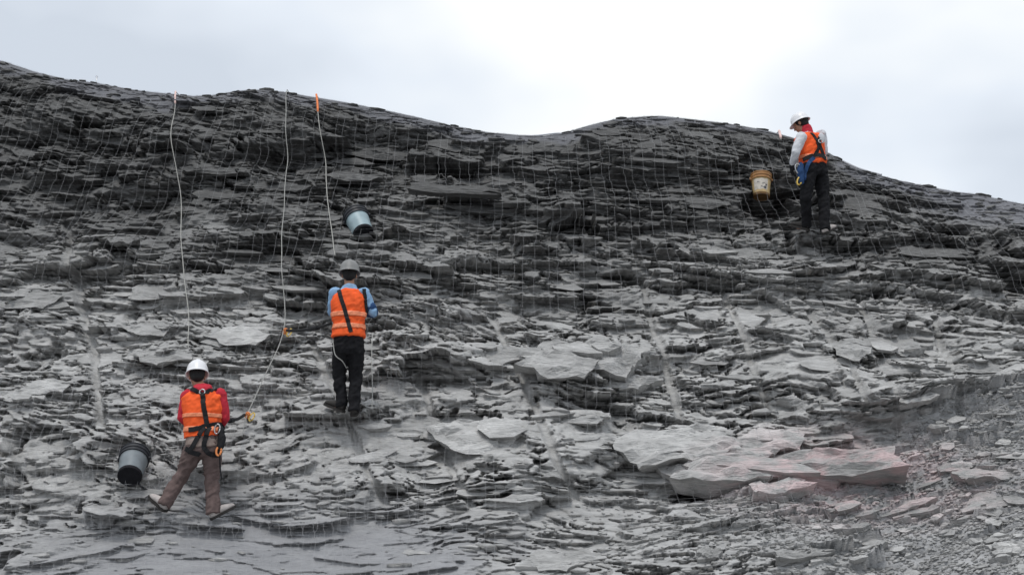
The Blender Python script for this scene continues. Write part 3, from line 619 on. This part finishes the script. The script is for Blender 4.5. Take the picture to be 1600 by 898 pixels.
def boot(root, ankle, toe, mat, solemat, r=1.0, knee=None):
    a = Vector(ankle); t = Vector(toe); d = (t - a); d.z = 0; d.normalize(); dn = (t - (a - Vector((0, 0, 0.075)))).normalized(); up = Vector((0, 0, 1)); up = (up - dn * up.dot(dn)).normalized(); sd_ = dn.cross(up)
    heel = a - up * 0.07 - dn * 0.055; b = bmesh.new()
    secs = []
    for q, wd, hh, lift in ((0.0, 0.030, 0.03, 0.035), (0.03, 0.040, 0.042, 0.045), (0.10, 0.042, 0.046, 0.052), (0.17, 0.047, 0.036, 0.040), (0.23, 0.046, 0.028, 0.032), (0.27, 0.034, 0.02, 0.025), (0.285, 0.018, 0.012, 0.02)):
        secs.append((heel + dn * q + up * lift, wd * r, hh * r, sd_, up))
    ring_loft(b, secs); sh_ = (Vector(knee) - a).normalized(); limb(b, [a - up * 0.03, a + sh_ * 0.02, a + sh_ * 0.09], [0.045 * r, 0.046 * r, 0.045 * r])
    o = remesh('boot', b, 0.009, mat, root, 3)
    b = bmesh.new(); pts = []
    for q, wd in ((-0.01, 0.02), (0.0, 0.034), (0.04, 0.043), (0.10, 0.041), (0.17, 0.05), (0.23, 0.049), (0.27, 0.037), (0.292, 0.016)): pts.append((q, wd * r))
    lo, hi = [], []
    for sgn in (1, -1):
        for q, wd in (pts if sgn == 1 else pts[::-1]):
            p = heel + dn * q + sd_ * wd * sgn; lo.append(b.verts.new(p - up * 0.012)); hi.append(b.verts.new(p + up * 0.014))
    n = len(lo); b.faces.new(lo[::-1]); b.faces.new(hi)
    for i in range(n): b.faces.new((lo[i], lo[(i + 1) % n], hi[(i + 1) % n], hi[i]))
    bmesh.ops.recalc_face_normals(b, faces=b.faces[:]); m = bpy.data.meshes.new('boot_sole'); b.to_mesh(m); b.free(); link('boot_sole', m, o, solemat)
def bvh_of(objs):
    V, Fp = [], []
    for o in objs:
        base = len(V); V += [v.co.copy() for v in o.data.vertices]; Fp += [[base + i for i in p.vertices] for p in o.data.polygons]
    return BVHTree.FromPolygons(V, Fp)
def band_from(o, name, z0, z1, mat, off=0.004, slant=0.0):
    """tape sewn on a garment: a raised strip following its surface"""
    b = bmesh.new(); b.from_mesh(o.data)
    for f in b.faces: f.tag = not (z0 <= f.calc_center_median().z + slant * f.calc_center_median().x <= z1)
    bmesh.ops.delete(b, geom=[f for f in b.faces if f.tag], context='FACES')
    for v in b.verts: v.co += v.normal * off
    bmesh.ops.solidify(b, geom=b.faces[:], thickness=-off * 0.9)
    m = bpy.data.meshes.new(name); b.to_mesh(m); b.free(); m.materials.clear(); smooth(m); return link(name, m, o, mat)
def strap(name, root, tree, pts, view, width, mat, off=0.008, th=0.004):
    """webbing laid on the clothes: points are cast along view onto the garment"""
    P = spline(pts, 8); Q_ = []; NN = []
    for p in P:
        h_ = tree.ray_cast(p - view * 1.0, view)
        if h_[0] is None: h_ = tree.find_nearest(p)
        Q_.append(h_[0] + h_[1] * off); NN.append(h_[1])
    b = bmesh.new(); prev = None; n = len(Q_)
    for i in range(n):
        t = (Q_[min(i + 1, n - 1)] - Q_[max(i - 1, 0)]).normalized(); nn = sum((NN[j] for j in range(max(0, i - 2), min(n, i + 3))), Vector()).normalized(); sd_ = t.cross(nn).normalized() * width / 2
        row = [b.verts.new(Q_[i] + sd_ + nn * th), b.verts.new(Q_[i] - sd_ + nn * th), b.verts.new(Q_[i] - sd_ - nn * th), b.verts.new(Q_[i] + sd_ - nn * th)]
        if prev:
            for k in range(4): b.faces.new((prev[k], prev[(k + 1) % 4], row[(k + 1) % 4], row[k]))
        else: b.faces.new(row)
        prev = row
    b.faces.new(prev[::-1]); bmesh.ops.recalc_face_normals(b, faces=b.faces[:]); m = bpy.data.meshes.new(name); b.to_mesh(m); b.free(); return link(name, m, root, mat)
def ring_obj(name, root, c, r, tr, axis, mat):
    q = Vector((0, 0, 1)).rotation_difference(Vector(axis)); pts = [Vector(c) + q @ Vector((r * math.cos(6.2832 * i / 16), r * math.sin(6.2832 * i / 16), 0)) for i in range(17)]
    return tube(name, pts, tr, mat, root, 6)
def carabiner(name, root, c, ln, mat, tr=0.006, lean=0.1):
    c = Vector(c); pts = []
    for i in range(21):
        th = 6.2832 * i / 20; x = 0.5 * ln * 0.55 * math.cos(th); z = 0.5 * ln * math.sin(th); pts.append(c + Vector((x + z * lean, 0.0, z)))
    return tube(name, pts, tr, mat, root, 6)

def person(J, Y0, org, yaw_head, nod, spec, label, seed):
    """J: joint -> (column, row, depth offset). Everything is built in metres about org (point under the pelvis on the slope)."""
    root = bpy.data.objects.new('person', None); COL.objects.link(root); root.location = org; root.empty_display_size = 0.3
    j = {k: at(px, row, Y0 + dy) - org for k, (px, row, dy) in J.items()}
    sx = spec.get('across', Vector((1, 0, 0))).normalized(); sy = Vector((0, 0, 1)).cross(sx)
    up = (j['neck'] - j['pelvis']).normalized(); sx = (sx - up * sx.dot(up)).normalized(); sy = up.cross(sx)
    chest = j['pelvis'].lerp(j['neck'], 0.62); waist = j['pelvis'].lerp(j['neck'], 0.28); L_ = (j['neck'] - j['pelvis']).length
    g = spec.get('girth', 1.0)
    def torso(b, add, top=0.96, bottom=-0.06, shx=1.0):
        secs = [(j['pelvis'] + up * bottom * L_, 0.150 * g + add, 0.105 * g + add, sx, sy), (j['pelvis'] + up * 0.05, 0.160 * g + add, 0.112 * g + add, sx, sy), (waist, 0.145 * g + add, 0.102 * g + add, sx, sy), (chest, 0.165 * g + add, 0.115 * g + add, sx, sy),
                (j['pelvis'].lerp(j['neck'], 0.83), 0.178 * g * shx + add, 0.105 * g + add * 0.8, sx, sy), (j['pelvis'].lerp(j['neck'], 0.92), 0.135 * g * shx + add, 0.085 * g + add * 0.6, sx, sy), (j['pelvis'].lerp(j['neck'], top), 0.075 + add * 0.5, 0.06 + add * 0.5, sx, sy)]
        ring_loft(b, secs, 24)
    # body
    b = bmesh.new(); torso(b, -0.015)
    hc = j['head']; rot = head(b, hc, yaw_head, nod)
    limb(b, [j['neck'] - up * 0.06, j['neck'], hc - Vector((0, 0, 0.06))], [0.07, 0.058, 0.056])
    for s_, sg in (('L', -1), ('R', 1)):
        sh, el, wr = j['sh' + s_], j['el' + s_], j['wr' + s_]
        limb(b, [sh, sh.lerp(el, 0.5), el], [0.052, 0.048, 0.040]); limb(b, [el, el.lerp(wr, 0.35), wr], [0.040, 0.041, 0.028])
        hp, kn, an = j['hip' + s_], j['kn' + s_], j['an' + s_]
        limb(b, [hp, hp.lerp(kn, 0.5), kn], [0.085, 0.075, 0.056]); limb(b, [kn, kn.lerp(an, 0.35), an], [0.055, 0.055, 0.036])
        hand(b, wr, spec.get('hand' + s_, (wr - el)), spec.get('palm' + s_, (-sg, 0.2, 0)), sg * -1)
        d_ = j['toe' + s_] - (an - Vector((0, 0, 0.05))); limb(b, [an, an - Vector((0, 0, 0.04)) + d_ * 0.3, j['toe' + s_] - d_ * 0.12], [0.036, 0.034, 0.026])
    remesh('body', b, 0.0062, M_SKIN, root, 2)
    # hair below the helmet
    b = bmesh.new(); ball(b, hc + rot @ Vector((0, -0.022, 0.026)), 1, (0.083, 0.097, 0.096), rot); ball(b, hc + rot @ Vector((0, -0.058, -0.032)), 1, (0.064, 0.046, 0.055), rot)
    remesh('hair', b, 0.008, M_HAIR, root, 2, 0.004, seed)
    helmet(root, hc, rot, spec['helmet'], spec.get('hs', 0.96))
    # trousers
    b = bmesh.new()
    ring_loft(b, [(j['pelvis'] + up * 0.14, 0.158 * g, 0.112 * g, sx, sy), (j['pelvis'] + up * 0.03, 0.170 * g, 0.125 * g, sx, sy), (j['hipL'].lerp(j['hipR'], 0.5) - up * 0.05, 0.168 * g, 0.118 * g, sx, sy), (j['hipL'].lerp(j['hipR'], 0.5) - up * 0.10, 0.13 * g, 0.09 * g, sx, sy)], 24)
    for s_ in 'LR':
        hp, kn, an = j['hip' + s_], j['kn' + s_], j['an' + s_]; dv = (an - kn).normalized(); hem = spec.get('hem', 0.068)
        limb(b, [hp + (hp - kn).normalized() * 0.02, hp.lerp(kn, 0.4), kn.lerp(hp, 0.06)], [0.100 * g, 0.092 * g, 0.074])
        limb(b, [kn.lerp(hp, 0.06), kn.lerp(an, 0.35), kn.lerp(an, 0.8), an + dv * 0.035], [0.074, 0.072, hem * 0.98, hem], cap=False)
        ball(b, kn, 0.073)
    tr = remesh('trousers', b, 0.0105, spec['trousers'], root, 3, 0.020, seed + 1, 11)
    # shirt or jacket with sleeves
    b = bmesh.new(); torso(b, 0.004, 0.99, spec.get('shirt_low', -0.02))
    for s_ in 'LR':
        sh, el, wr = j['sh' + s_], j['el' + s_], j['wr' + s_]
        limb(b, [sh, sh.lerp(el, 0.5), el], [0.074, 0.064, 0.056]); limb(b, [el, el.lerp(wr, 0.5), wr - (wr - el).normalized() * 0.02], [0.056, 0.051, 0.040]); ball(b, sh, 0.074); ball(b, el, 0.057)
    if spec.get('hood'):
        ring_loft(b, [(j['neck'] - up * 0.03, 0.125, 0.085, sx, sy), (j['neck'] + up * 0.012, 0.105, 0.085, sx, sy), (j['neck'] + up * 0.04, 0.075, 0.07, sx, sy)]); ball(b, j['neck'] - sy * 0.075 - up * 0.035, 1, (0.115, 0.055, 0.055))
    else:
        ring_loft(b, [(j['neck'] - up * 0.03, 0.095, 0.08, sx, sy), (j['neck'] + up * 0.03, 0.068, 0.066, sx, sy)])
    st = remesh('jacket' if spec.get('hood') else 'shirt', b, 0.0105, spec['shirt'], root, 3, 0.012, seed + 2, 12)
    # vest
    b = bmesh.new(); torso(b, 0.034, 0.955, spec.get('vest_low', 0.02), 0.98)
    vest = remesh('vest', b, 0.0105, spec['vest'], root, 3, 0.018, seed + 3, 10)
    for f0 in spec.get('bands', ()):
        z0 = j['pelvis'].z + f0 * L_; band_from(vest, 'reflective_band', z0, z0 + 0.045, M_BAND, 0.004)
    for s_ in 'LR': boot(root, j['an' + s_], j['toe' + s_], spec['boot' + s_], spec.get('sole', M_BOOT), 1.08, j['kn' + s_])
    tag(root, label, 'person')
    return root, j, vest, tr, st, up, sx, sy

def loc(px, row, Y, org): return at(px, row, Y) - org
# --- worker at lower left, walking up the netted apron
pA = hit(336, 807, 0.05, DN)[2]; pB = hit(258, 792, 0.05, DN)[2]
Y0 = pA.y - 0.02; org = Vector((at(318, 700, Y0).x, Y0, pA.z))
dB = pB.y - Y0; dA = 0.0
J = dict(head=(308, 588, .05), neck=(316, 607, .0), pelvis=(318, 692, -.03), shL=(293, 619, .0), shR=(343, 617, .0), elL=(286, 652, .02), elR=(351, 651, .02), wrL=(300, 664, .24), wrR=(341, 668, .22),
         hipL=(305, 700, -.02), hipR=(331, 700, -.02), knL=(285, 741, .06), knR=(331, 748, .05), anL=(258, 784, dB - .02), anR=(333, 797, dA), toeL=(238, 777, dB + .10), toeR=(356, 796, dA + .08))
root, j, vest, tr, st, up, sx, sy = person(J, Y0, org, R(14), R(18), dict(helmet=M_HELM, trousers=M_BROWN, shirt=M_RED, vest=M_VEST, hood=True, bands=(0.20, 0.45), bootL=M_PALEB, bootR=M_PALEB, hem=0.074, shirt_low=-0.03, vest_low=0.10,
        handL=(0.3, 0.9, 0.1), handR=(-0.3, 0.9, 0.1), girth=1.06), 'worker with a red hooded jacket and brown trousers walking up the slope at lower left', 60)
# beige sweater hem below the vest
b = bmesh.new(); ring_loft(b, [(j['pelvis'] + up * 0.10, 0.176, 0.13, sx, sy), (j['pelvis'] + up * 0.02, 0.184, 0.138, sx, sy), (j['pelvis'] - up * 0.055, 0.180, 0.132, sx, sy)], 24); remesh('sweater_hem', b, 0.0105, M_BEIGE, root, 3, 0.008, 66)
VW = Vector((0, 1, 0)); Yb = Y0
tree = bvh_of([vest, tr, st] + [o for o in root.children if o.name.startswith('sweater')])
W = lambda px, row: loc(px, row, Y0 - 0.12, org)
strap('harness_strap', root, tree, [W(299, 607), W(308, 611), W(316, 616)], VW, 0.045, M_WEB)
strap('harness_strap', root, tree, [W(337, 606), W(326, 610), W(317, 616)], VW, 0.045, M_WEB)
strap('harness_strap', root, tree, [W(317, 614), W(319, 630), W(322, 648), W(325, 666)], VW, 0.05, M_WEB)
strap('harness_strap', root, tree, [W(296, 672), W(310, 670), W(326, 665), W(342, 662), W(349, 664)], VW, 0.05, M_WEB)
strap('harness_strap', root, tree, [W(322, 668), W(312, 682), W(302, 698), W(293, 706)], VW, 0.05, M_WEB)
strap('harness_strap', root, tree, [W(328, 668), W(323, 684), W(320, 700), W(330, 709), W(344, 708)], VW, 0.05, M_WEB)
strap('harness_strap', root, tree, [W(290, 700), W(300, 706), W(313, 710)], VW, 0.05, M_WEB)
def on(tree, p, off, v=VW):
    h_ = tree.ray_cast(p - v, v); return (h_[0] + h_[1] * off) if h_[0] else p
ring_obj('harness_ring', root, on(tree, W(316.5, 614), 0.02), 0.028, 0.007, (0, -1, 0.2), M_STEEL)
pc = on(tree, W(345, 684), 0.05)
b = bmesh.new(); limb(b, [pc + Vector((-.0, 0, .09)), pc + Vector((.012, 0, 0)), pc + Vector((.0, 0, -.09))], [0.03, 0.042, 0.036]); remesh('pouch', b, 0.01, M_WEB, root, 2, 0.008, 67)
carabiner('carabiner', root, pc + Vector((-.012, -.02, -.135)), 0.09, M_ORANGE, 0.011); carabiner('carabiner', root, pc + Vector((-.035, -.03, .09)), 0.10, M_STEEL, 0.008)
tube('webbing_tail', spline([pc + Vector((-.005, 0, -.16)), pc + Vector((-.0, .03, -.30)), pc + Vector((.02, .03, -.42))]), 0.008, M_WEB, root)
w1 = dict(org=org, j=j, Y0=Y0)

# --- worker in the middle of the face
pA = hit(551, 645, 0.06, DN)[2]; pB = hit(525, 638, 0.06, DN)[2]
Y0 = pA.y - 0.02; org = Vector((at(545, 530, Y0).x, Y0, pA.z)); dB = pB.y - Y0
J = dict(head=(546, 430, .06), neck=(546, 449, .01), pelvis=(544, 533, -.03), shL=(524, 459, .0), shR=(568, 459, .0), elL=(519, 487, .10), elR=(582, 488, .04), wrL=(532, 480, .33), wrR=(568, 488, .28),
         hipL=(533, 541, -.02), hipR=(556, 541, -.02), knL=(530, 586, .07), knR=(556, 590, .06), anL=(534, 631, dB - .02), anR=(553, 637, .0), toeL=(510, 632, dB + .10), toeR=(558, 640, .15))
root, j, vest, tr, st, up, sx, sy = person(J, Y0, org, R(4), R(10), dict(helmet=M_HELMG, trousers=M_BLACK, shirt=M_LBLUE, vest=M_VEST, bands=(0.22, 0.44), bootL=M_BOOT, bootR=M_BOOT, hem=0.064, vest_low=0.06, shirt_low=0.14,
        handL=(0.2, 0.9, 0.15), handR=(-0.2, 0.9, 0.15), girth=0.98), 'worker with a light blue shirt and black trousers standing mid slope below the teal bucket', 70)
tree = bvh_of([vest, tr, st]); W = lambda px, row: loc(px, row, Y0 - 0.12, org)
b = bmesh.new(); el, wr = j['elR'], j['wrR']; sh = j['shR']; limb(b, [sh.lerp(el, 0.72), el, el.lerp(wr, 0.6)], [0.068, 0.067, 0.056]); remesh('elbow_pad', b, 0.01, M_DBLUE, root, 3, 0.006, 72)
strap('harness_strap', root, tree, [W(529, 452), W(534, 468), W(538, 480), W(543, 498), W(549, 520)], VW, 0.045, M_WEB)
strap('harness_strap', root, tree, [W(568, 450), W(570, 470), W(571, 488)], VW, 0.04, M_WEB)
tube('webbing_tail', spline([on(tree, W(522, 530), 0.02), on(tree, W(525, 552), 0.03), on(tree, W(533, 560), 0.03), on(tree, W(537, 572), 0.03)]), 0.006, M_ROPE2, root)
w2 = dict(org=org, j=j, Y0=Y0)

# --- worker on the crest at the right, turned to the left
pA = hit(1290, 364, 0.06, DN)[2]; pB = hit(1260, 358, 0.06, DN)[2]
Y0 = pA.y - 0.05; org = Vector((at(1272, 260, Y0).x, Y0, pA.z)); dB = pB.y - Y0
ac = Vector((0.94, 0.34, 0))
J = dict(head=(1251, 194, .02), neck=(1261, 207, .0), pelvis=(1272, 262, .0), shL=(1252, 215, -.13), shR=(1283, 211, .12), elL=(1243, 238, -.18), elR=(1287, 238, .16), wrL=(1238, 258, -.06), wrR=(1277, 252, .33),
         hipL=(1264, 265, -.07), hipR=(1281, 265, .07), knL=(1259, 310, -.05), knR=(1287, 311, .06), anL=(1260, 350, dB - .03), anR=(1289, 355, .0), toeL=(1245, 355, dB + .06), toeR=(1301, 358, .12))
root, j, vest, tr, st, up, sx, sy = person(J, Y0, org, R(60), R(22), dict(helmet=M_HELM, hs=0.87, trousers=M_BLACK, shirt=M_WHITE, vest=M_VEST, across=ac, bands=(0.2,), bootL=M_BOOT, bootR=M_PALEB, hem=0.066, vest_low=0.05, shirt_low=0.14,
        handL=(-0.1, 0.1, -1), palmL=(0.9, 0.2, 0), handR=(-.3, .8, -.1), girth=1.02), 'worker with white sleeves and black trousers standing near the crest by the tan bucket', 80)
tree = bvh_of([vest, tr, st]); W = lambda px, row: loc(px, row, Y0 - 0.15, org)
b = bmesh.new(); hand(b, j['wrL'], (-0.1, 0.1, -1), (0.9, 0.2, 0), 1, 1.3); limb(b, [j['wrL'] + Vector((0, 0, .06)), j['wrL']], [0.044, 0.04]); remesh('glove', b, 0.007, M_BLACK, root, 2)
b = bmesh.new(); limb(b, [j['neck'] - up * 0.02, j['neck'] + up * 0.05], [0.085, 0.075]); remesh('neck_scarf', b, 0.01, M_RED, root, 2, 0.006, 82)
strap('harness_strap', root, tree, [W(1268, 207), W(1276, 218), W(1279, 230), W(1273, 243)], VW, 0.05, M_WEB)
strap('harness_strap', root, tree, [W(1285, 208), W(1280, 220), W(1284, 232), W(1289, 243)], VW, 0.05, M_WEB)
strap('harness_strap', root, tree, [W(1256, 249), W(1268, 244), W(1280, 242), W(1292, 245)], VW, 0.055, M_WEB)
strap('harness_strap', root, tree, [W(1272, 246), W(1264, 255), W(1259, 268), W(1257, 280)], VW, 0.05, M_DBLUE)
b = bmesh.new(); pd = on(tree, W(1284, 214), 0.012); ball(b, pd, 1, (0.05, 0.02, 0.075)); remesh('harness_pad', b, 0.008, M_WHITE, root, 2)
ring_obj('harness_ring', root, on(tree, W(1281, 222), 0.03), 0.026, 0.007, (0, -1, 0.2), M_STEEL)
hp = on(tree, W(1252, 268), 0.05)
carabiner('carabiner', root, hp + Vector((-.03, -.02, -.13)), 0.11, M_YELL, 0.010, 0.25); carabiner('carabiner', root, hp + Vector((-.04, -.02, .03)), 0.14, M_STEEL, 0.008, -0.2)
b = bmesh.new(); limb(b, [hp + Vector((0, 0, .10)), hp + Vector((-.01, 0, 0)), hp + Vector((0, 0, -.14))], [0.03, 0.05, 0.035]); remesh('blue_pouch', b, 0.01, M_DBLUE, root, 2, 0.008, 83)
w3 = dict(org=org, j=j, Y0=Y0)

# ------------------------------------------------------------------ buckets
def lathe(prof_, k=40, closed=False):
    b = bmesh.new(); rings = []
    for r_, z in prof_: rings.append([b.verts.new((r_ * math.cos(6.2832 * i / k), r_ * math.sin(6.2832 * i / k), z)) for i in range(k)])
    for r0, r1 in zip(rings, rings[1:] + (rings[:1] if closed else [])):
        for i in range(k): b.faces.new((r0[i], r0[(i + 1) % k], r1[(i + 1) % k], r1[i]))
    if not closed: b.faces.new(rings[0][::-1]); b.faces.new(rings[-1])
    bmesh.ops.recalc_face_normals(b, faces=b.faces[:]); return b
def to_obj(b, name, mat, parent, sm=True):
    m = bpy.data.meshes.new(name); b.to_mesh(m); b.free()
    if sm: smooth(m)
    m.set_sharp_from_angle(angle=R(35)) if hasattr(m, 'set_sharp_from_angle') else None
    return link(name, m, parent, mat)
def bucket(px, row, axis, size, mats, label, lift=0.16, ribs=1, base_frac=0.0, yaw=0, handle_up=True):
    x, s, p = hit(px, row); ax = Vector(axis).normalized()
    root = bpy.data.objects.new('bucket', None); COL.objects.link(root); tag(root, label, 'bucket', 'buckets resting on the netted slope'); root.empty_display_size = 0.2
    d = (Vector((0, 0, CZ)) - p).normalized(); c = p + d * lift - ax * 0.18 * size
    root.matrix_world = Matrix.Translation(c) @ (Vector((0, 0, 1)).rotation_difference(ax) @ Quaternion((0, 0, 1), yaw)).to_matrix().to_4x4() @ Matrix.Diagonal((size, size, size, 1))
    to_obj(lathe([(0.001, 0.012), (0.118, 0.012), (0.124, 0.016), (0.146, 0.27), (0.152, 0.36), (0.146, 0.36), (0.140, 0.27), (0.116, 0.025), (0.001, 0.022)]), 'bucket_body', mats[0], root)
    to_obj(lathe([(0.147, 0.272), (0.160, 0.272), (0.161, 0.285), (0.154, 0.292), (0.155, 0.315), (0.164, 0.320), (0.165, 0.334), (0.157, 0.34), (0.159, 0.362), (0.166, 0.366), (0.164, 0.378), (0.148, 0.376)], closed=True), 'rim_band', mats[1], root)
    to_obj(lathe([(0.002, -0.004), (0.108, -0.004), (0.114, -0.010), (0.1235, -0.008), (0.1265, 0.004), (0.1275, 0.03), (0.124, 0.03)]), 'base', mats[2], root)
    for sg in (-1, 1):
        b = bmesh.new(); bmesh.ops.create_cone(b, cap_ends=True, segments=14, radius1=0.022, radius2=0.016, depth=0.022, matrix=Matrix.Translation((sg * 0.167, 0, 0.305)) @ Matrix.Rotation(R(90) * sg, 4, 'Y')); to_obj(b, 'handle_lug', mats[1], root)
    pts = [Vector((0.175 * math.cos(t_), 0.21 * math.sin(t_) * (0.92 if handle_up else -0.75), 0.305 + (0.20 if handle_up else -0.02) * math.sin(t_))) for t_ in np.linspace(0, math.pi, 25)]
    tube('handle', pts, 0.005, M_STEEL, root, 6)
    return root
bk1 = bucket(201, 729, (-0.06, 0.74, 0.67), 1.0, (M_PGREY, M_PBLACK, M_PBASE), 'grey bucket with a black rim and shade-blackened base left of the walking worker', 0.15)
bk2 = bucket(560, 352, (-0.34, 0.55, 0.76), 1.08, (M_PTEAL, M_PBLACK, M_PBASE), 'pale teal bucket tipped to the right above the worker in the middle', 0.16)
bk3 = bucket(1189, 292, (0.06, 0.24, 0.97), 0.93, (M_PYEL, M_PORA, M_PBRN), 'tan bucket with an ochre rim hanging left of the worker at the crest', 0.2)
# worn paper label and smudged print on the tan bucket
def patch(parent, a0, a1, z0, z1, mat, name, off=0.0015):
    b = bmesh.new(); n = 10; rows_ = []
    for z in np.linspace(z0, z1, 4):
        r_ = 0.124 + (z - 0.016) / 0.254 * 0.022 + off; rows_.append([b.verts.new((r_ * math.cos(t_), r_ * math.sin(t_), z + 0.006 * math.sin(9 * t_ + z * 40))) for t_ in np.linspace(a0, a1, n)])
    for r0, r1 in zip(rows_, rows_[1:]):
        for i in range(n - 1): b.faces.new((r0[i], r0[i + 1], r1[i + 1], r1[i]))
    return to_obj(b, name, mat, parent)
pl = patch(bk3, R(-150), R(-55), 0.07, 0.25, M_LABEL, 'paper_label')
for a0, a1, z0, z1 in ((-82, -64, 0.085, 0.125), (-100, -84, 0.10, 0.115), (-72, -60, 0.13, 0.155), (-125, -110, 0.18, 0.19), (-95, -75, 0.165, 0.172)): patch(bk3, R(a0), R(a1), z0, z1, M_SMUDGE, 'printed_mark', 0.003).parent = pl

# ------------------------------------------------------------------ ropes
def rope_pts(pix, off=0.045, n=10):
    """rope hanging over the netting: straight spans between the given points, lifted clear of the relief"""
    P = []
    for px, row in pix:
        x, s, _ = hit0(px, row); P.append((x, s))
    out_ = []
    for (xa, sa), (xb, sb) in zip(P, P[1:]):
        m = max(3, int(abs(sb - sa) / 0.08) + 2)
        for t in np.linspace(0, 1, m)[:-1]:
            s = sa + (sb - sa) * t; x = xa + (xb - xa) * t; out_.append(Vector(surf(x, s, off, DN)))
    out_.append(Vector(surf(P[-1][0], P[-1][1], off, DN)))
    for _ in range(10):
        out_ = [out_[0]] + [(a + b_ * 2 + c) / 4 for a, b_, c in zip(out_, out_[1:], out_[2:])] + [out_[-1]]
    return out_
def resurface(pix, off=0.03):
    P = []
    for px, row in pix: P.append(hit(px, row, off))
    return P
def rope(pix, r, mat, label, sleeve=None, tail=None, start=None):
    root = bpy.data.objects.new('rope', None); COL.objects.link(root); pts = rope_pts(pix)
    root.location = pts[0]; o_ = pts[0].copy(); root.empty_display_size = 0.1
    back = [o_ + Vector((0, 0.9, 0.03)), o_ + Vector((0, 0.45, 0.05))] if start is None else []
    full = back + pts + ([Vector(t) for t in tail] if tail else [])
    tube('rope_strand', [p - o_ for p in full], r, mat, root, 7)
    if sleeve:
        n0, n1, m = sleeve; acc = 0; sl_ = []
        for a, b_ in zip(full, full[1:]):
            if len(sl_) == 0 and acc < n0: acc += (b_ - a).length; continue
            sl_.append(a - o_); acc += (b_ - a).length
            if acc > n1: break
        tube('rope_sleeve', sl_, r * 2.4, m, root, 10)
    tag(root, label, 'rope'); return root
h1 = w1['org'] + w1['j']['neck']
rope([(274, 146), (276, 172), (281, 230), (286, 290), (290, 340), (294, 390), (298, 450), (303, 520), (309, 556)], 0.0062, M_ROPE, 'pale rope with a pinkish sleeve hanging down to the worker in the red jacket', (0.82, 1.55, M_SLEEVE_P))
rope([(493, 150), (498, 182), (505, 230), (511, 280), (516, 320), (521, 355), (526, 385), (531, 420)], 0.0068, M_ROPE, 'pale rope with an orange sleeve hanging from the crest to the worker in mid slope', (0.80, 1.7, M_SLEEVE_O))
rope([(446, 143), (450, 190), (451, 260), (451, 330), (450, 400), (449, 470), (449, 520), (440, 552), (418, 600), (400, 640), (392, 656), (386, 690)], 0.0055, M_ROPE2, 'thin grey rope hanging left of the middle worker with rope grabs on it')
rope([(584, 528), (585, 560), (586, 600), (587, 650)], 0.005, M_ROPE2, 'short thin rope tail hanging right of the middle worker', start=1)
rope([(1214, 205), (1217, 213), (1219, 222)], 0.008, M_ROPE2, 'short pinkish rope end over the crest left of the worker with white sleeves', (0.80, 1.3, M_SLEEVE_P))
# rope grabs and lanyards
def grab(px, row, label):
    x, s, _ = hit0(px, row); p = Vector(surf(x, s, 0.045, DN)); root = bpy.data.objects.new('rope_grab', None); COL.objects.link(root); root.location = p; root.empty_display_size = 0.1
    b = bmesh.new(); bmesh.ops.create_cube(b, size=1, matrix=Matrix.Diagonal((0.055, 0.035, 0.085, 1))); bmesh.ops.bevel(b, geom=b.edges[:], offset=0.012, segments=2, affect='EDGES'); o = to_obj(b, 'grab_body', M_ORANGE, root); o.rotation_euler = (0.6, 0.5, 0)
    carabiner('carabiner', root, Vector((0.05, -0.01, -0.02)), 0.09, M_YELL, 0.008, 0.4); tag(root, label, 'rope grab'); return p
g2 = grab(448, 525, 'orange rope grab on the thin rope left of the middle worker'); g1 = grab(394, 656, 'orange rope grab on the thin rope right of the walking worker')
def lanyard(a, b_, sag, label):
    o_ = a.copy(); pts = []
    for t in np.linspace(0, 1, 24): pts.append(a.lerp(b_, t) - Vector((0, 0, sag * 4 * t * (1 - t))) - o_)
    root = link('safety_lanyard', None, None, loc=o_); tube('lanyard_strap', pts, 0.017, M_WEB, root, 8)
    pk = pts[6:11]; tube('shock_pack', pk, 0.027, M_WEB, root, 8); tag(root, label, 'lanyard')
lanyard(w2['org'] + loc(517, 505, w2['Y0'] - 0.08, w2['org']), g2 + Vector((0.03, -0.06, 0)), 0.03, 'black safety lanyard from the middle worker to the orange rope grab')
lanyard(w1['org'] + loc(350, 655, w1['Y0'] + 0.02, w1['org']), g1 + Vector((-0.03, -0.03, 0)), 0.03, 'black safety lanyard from the walking worker to the orange rope grab')
# thin dark tube trailing from the lower bucket
pts = [Vector(hit(px, row, 0.03)[2]) for px, row in ((207, 742), (215, 757), (226, 765), (238, 771))]
tag(link('strand', None, None, loc=pts[0]), 'short dark line trailing below the grey bucket', 'strand'); tube('strand_tube', spline([p - pts[0] for p in pts]), 0.012, M_PBLACK, bpy.data.objects['strand'], 8)
# bits along the crest
def crest(px, dz=0.0, dy=0.1):
    i = np.interp(px, [p[0] for p in SKY], [p[1] for p in SKY]); x, s, Y = hit0(px, i + 4); return Vector((x, Y + dy, float(capped(np.array([x]), np.array([Y + dy]))[0][0]) + dz))
c0 = crest(147); root = link('stake', None, None, loc=c0); tube('stake_shaft', [Vector((0, 0, -.1)), Vector((0.005, 0, 0.10))], 0.007, M_STEEL, root, 6); ring_obj('stake_eye', root, (0.005, 0, 0.11), 0.015, 0.004, (0, 1, 0), M_STEEL); tag(root, 'small steel stake standing on the crest at upper left', 'stake')
pts = [crest(px, dz, 0.5) for px, dz in ((818, .03), (830, .06), (850, .085), (872, .08), (892, .02))]
root = link('cable', None, None, loc=pts[0]); tube('cable_strand', spline([p - pts[0] for p in pts]), 0.012, M_WHITE, root, 6); tag(root, 'pale cable lying along the dip in the crest', 'cable')
pts = [crest(px, 0.03, 0.25) for px in (1318, 1330, 1345, 1362, 1385)]
root = link('cable', None, None, loc=pts[0]); tube('cable_strand', spline([p - pts[0] for p in pts]), 0.016, M_WHITE, root, 6); tag(root, 'pale cable lying on the crest right of the worker with white sleeves', 'cable')
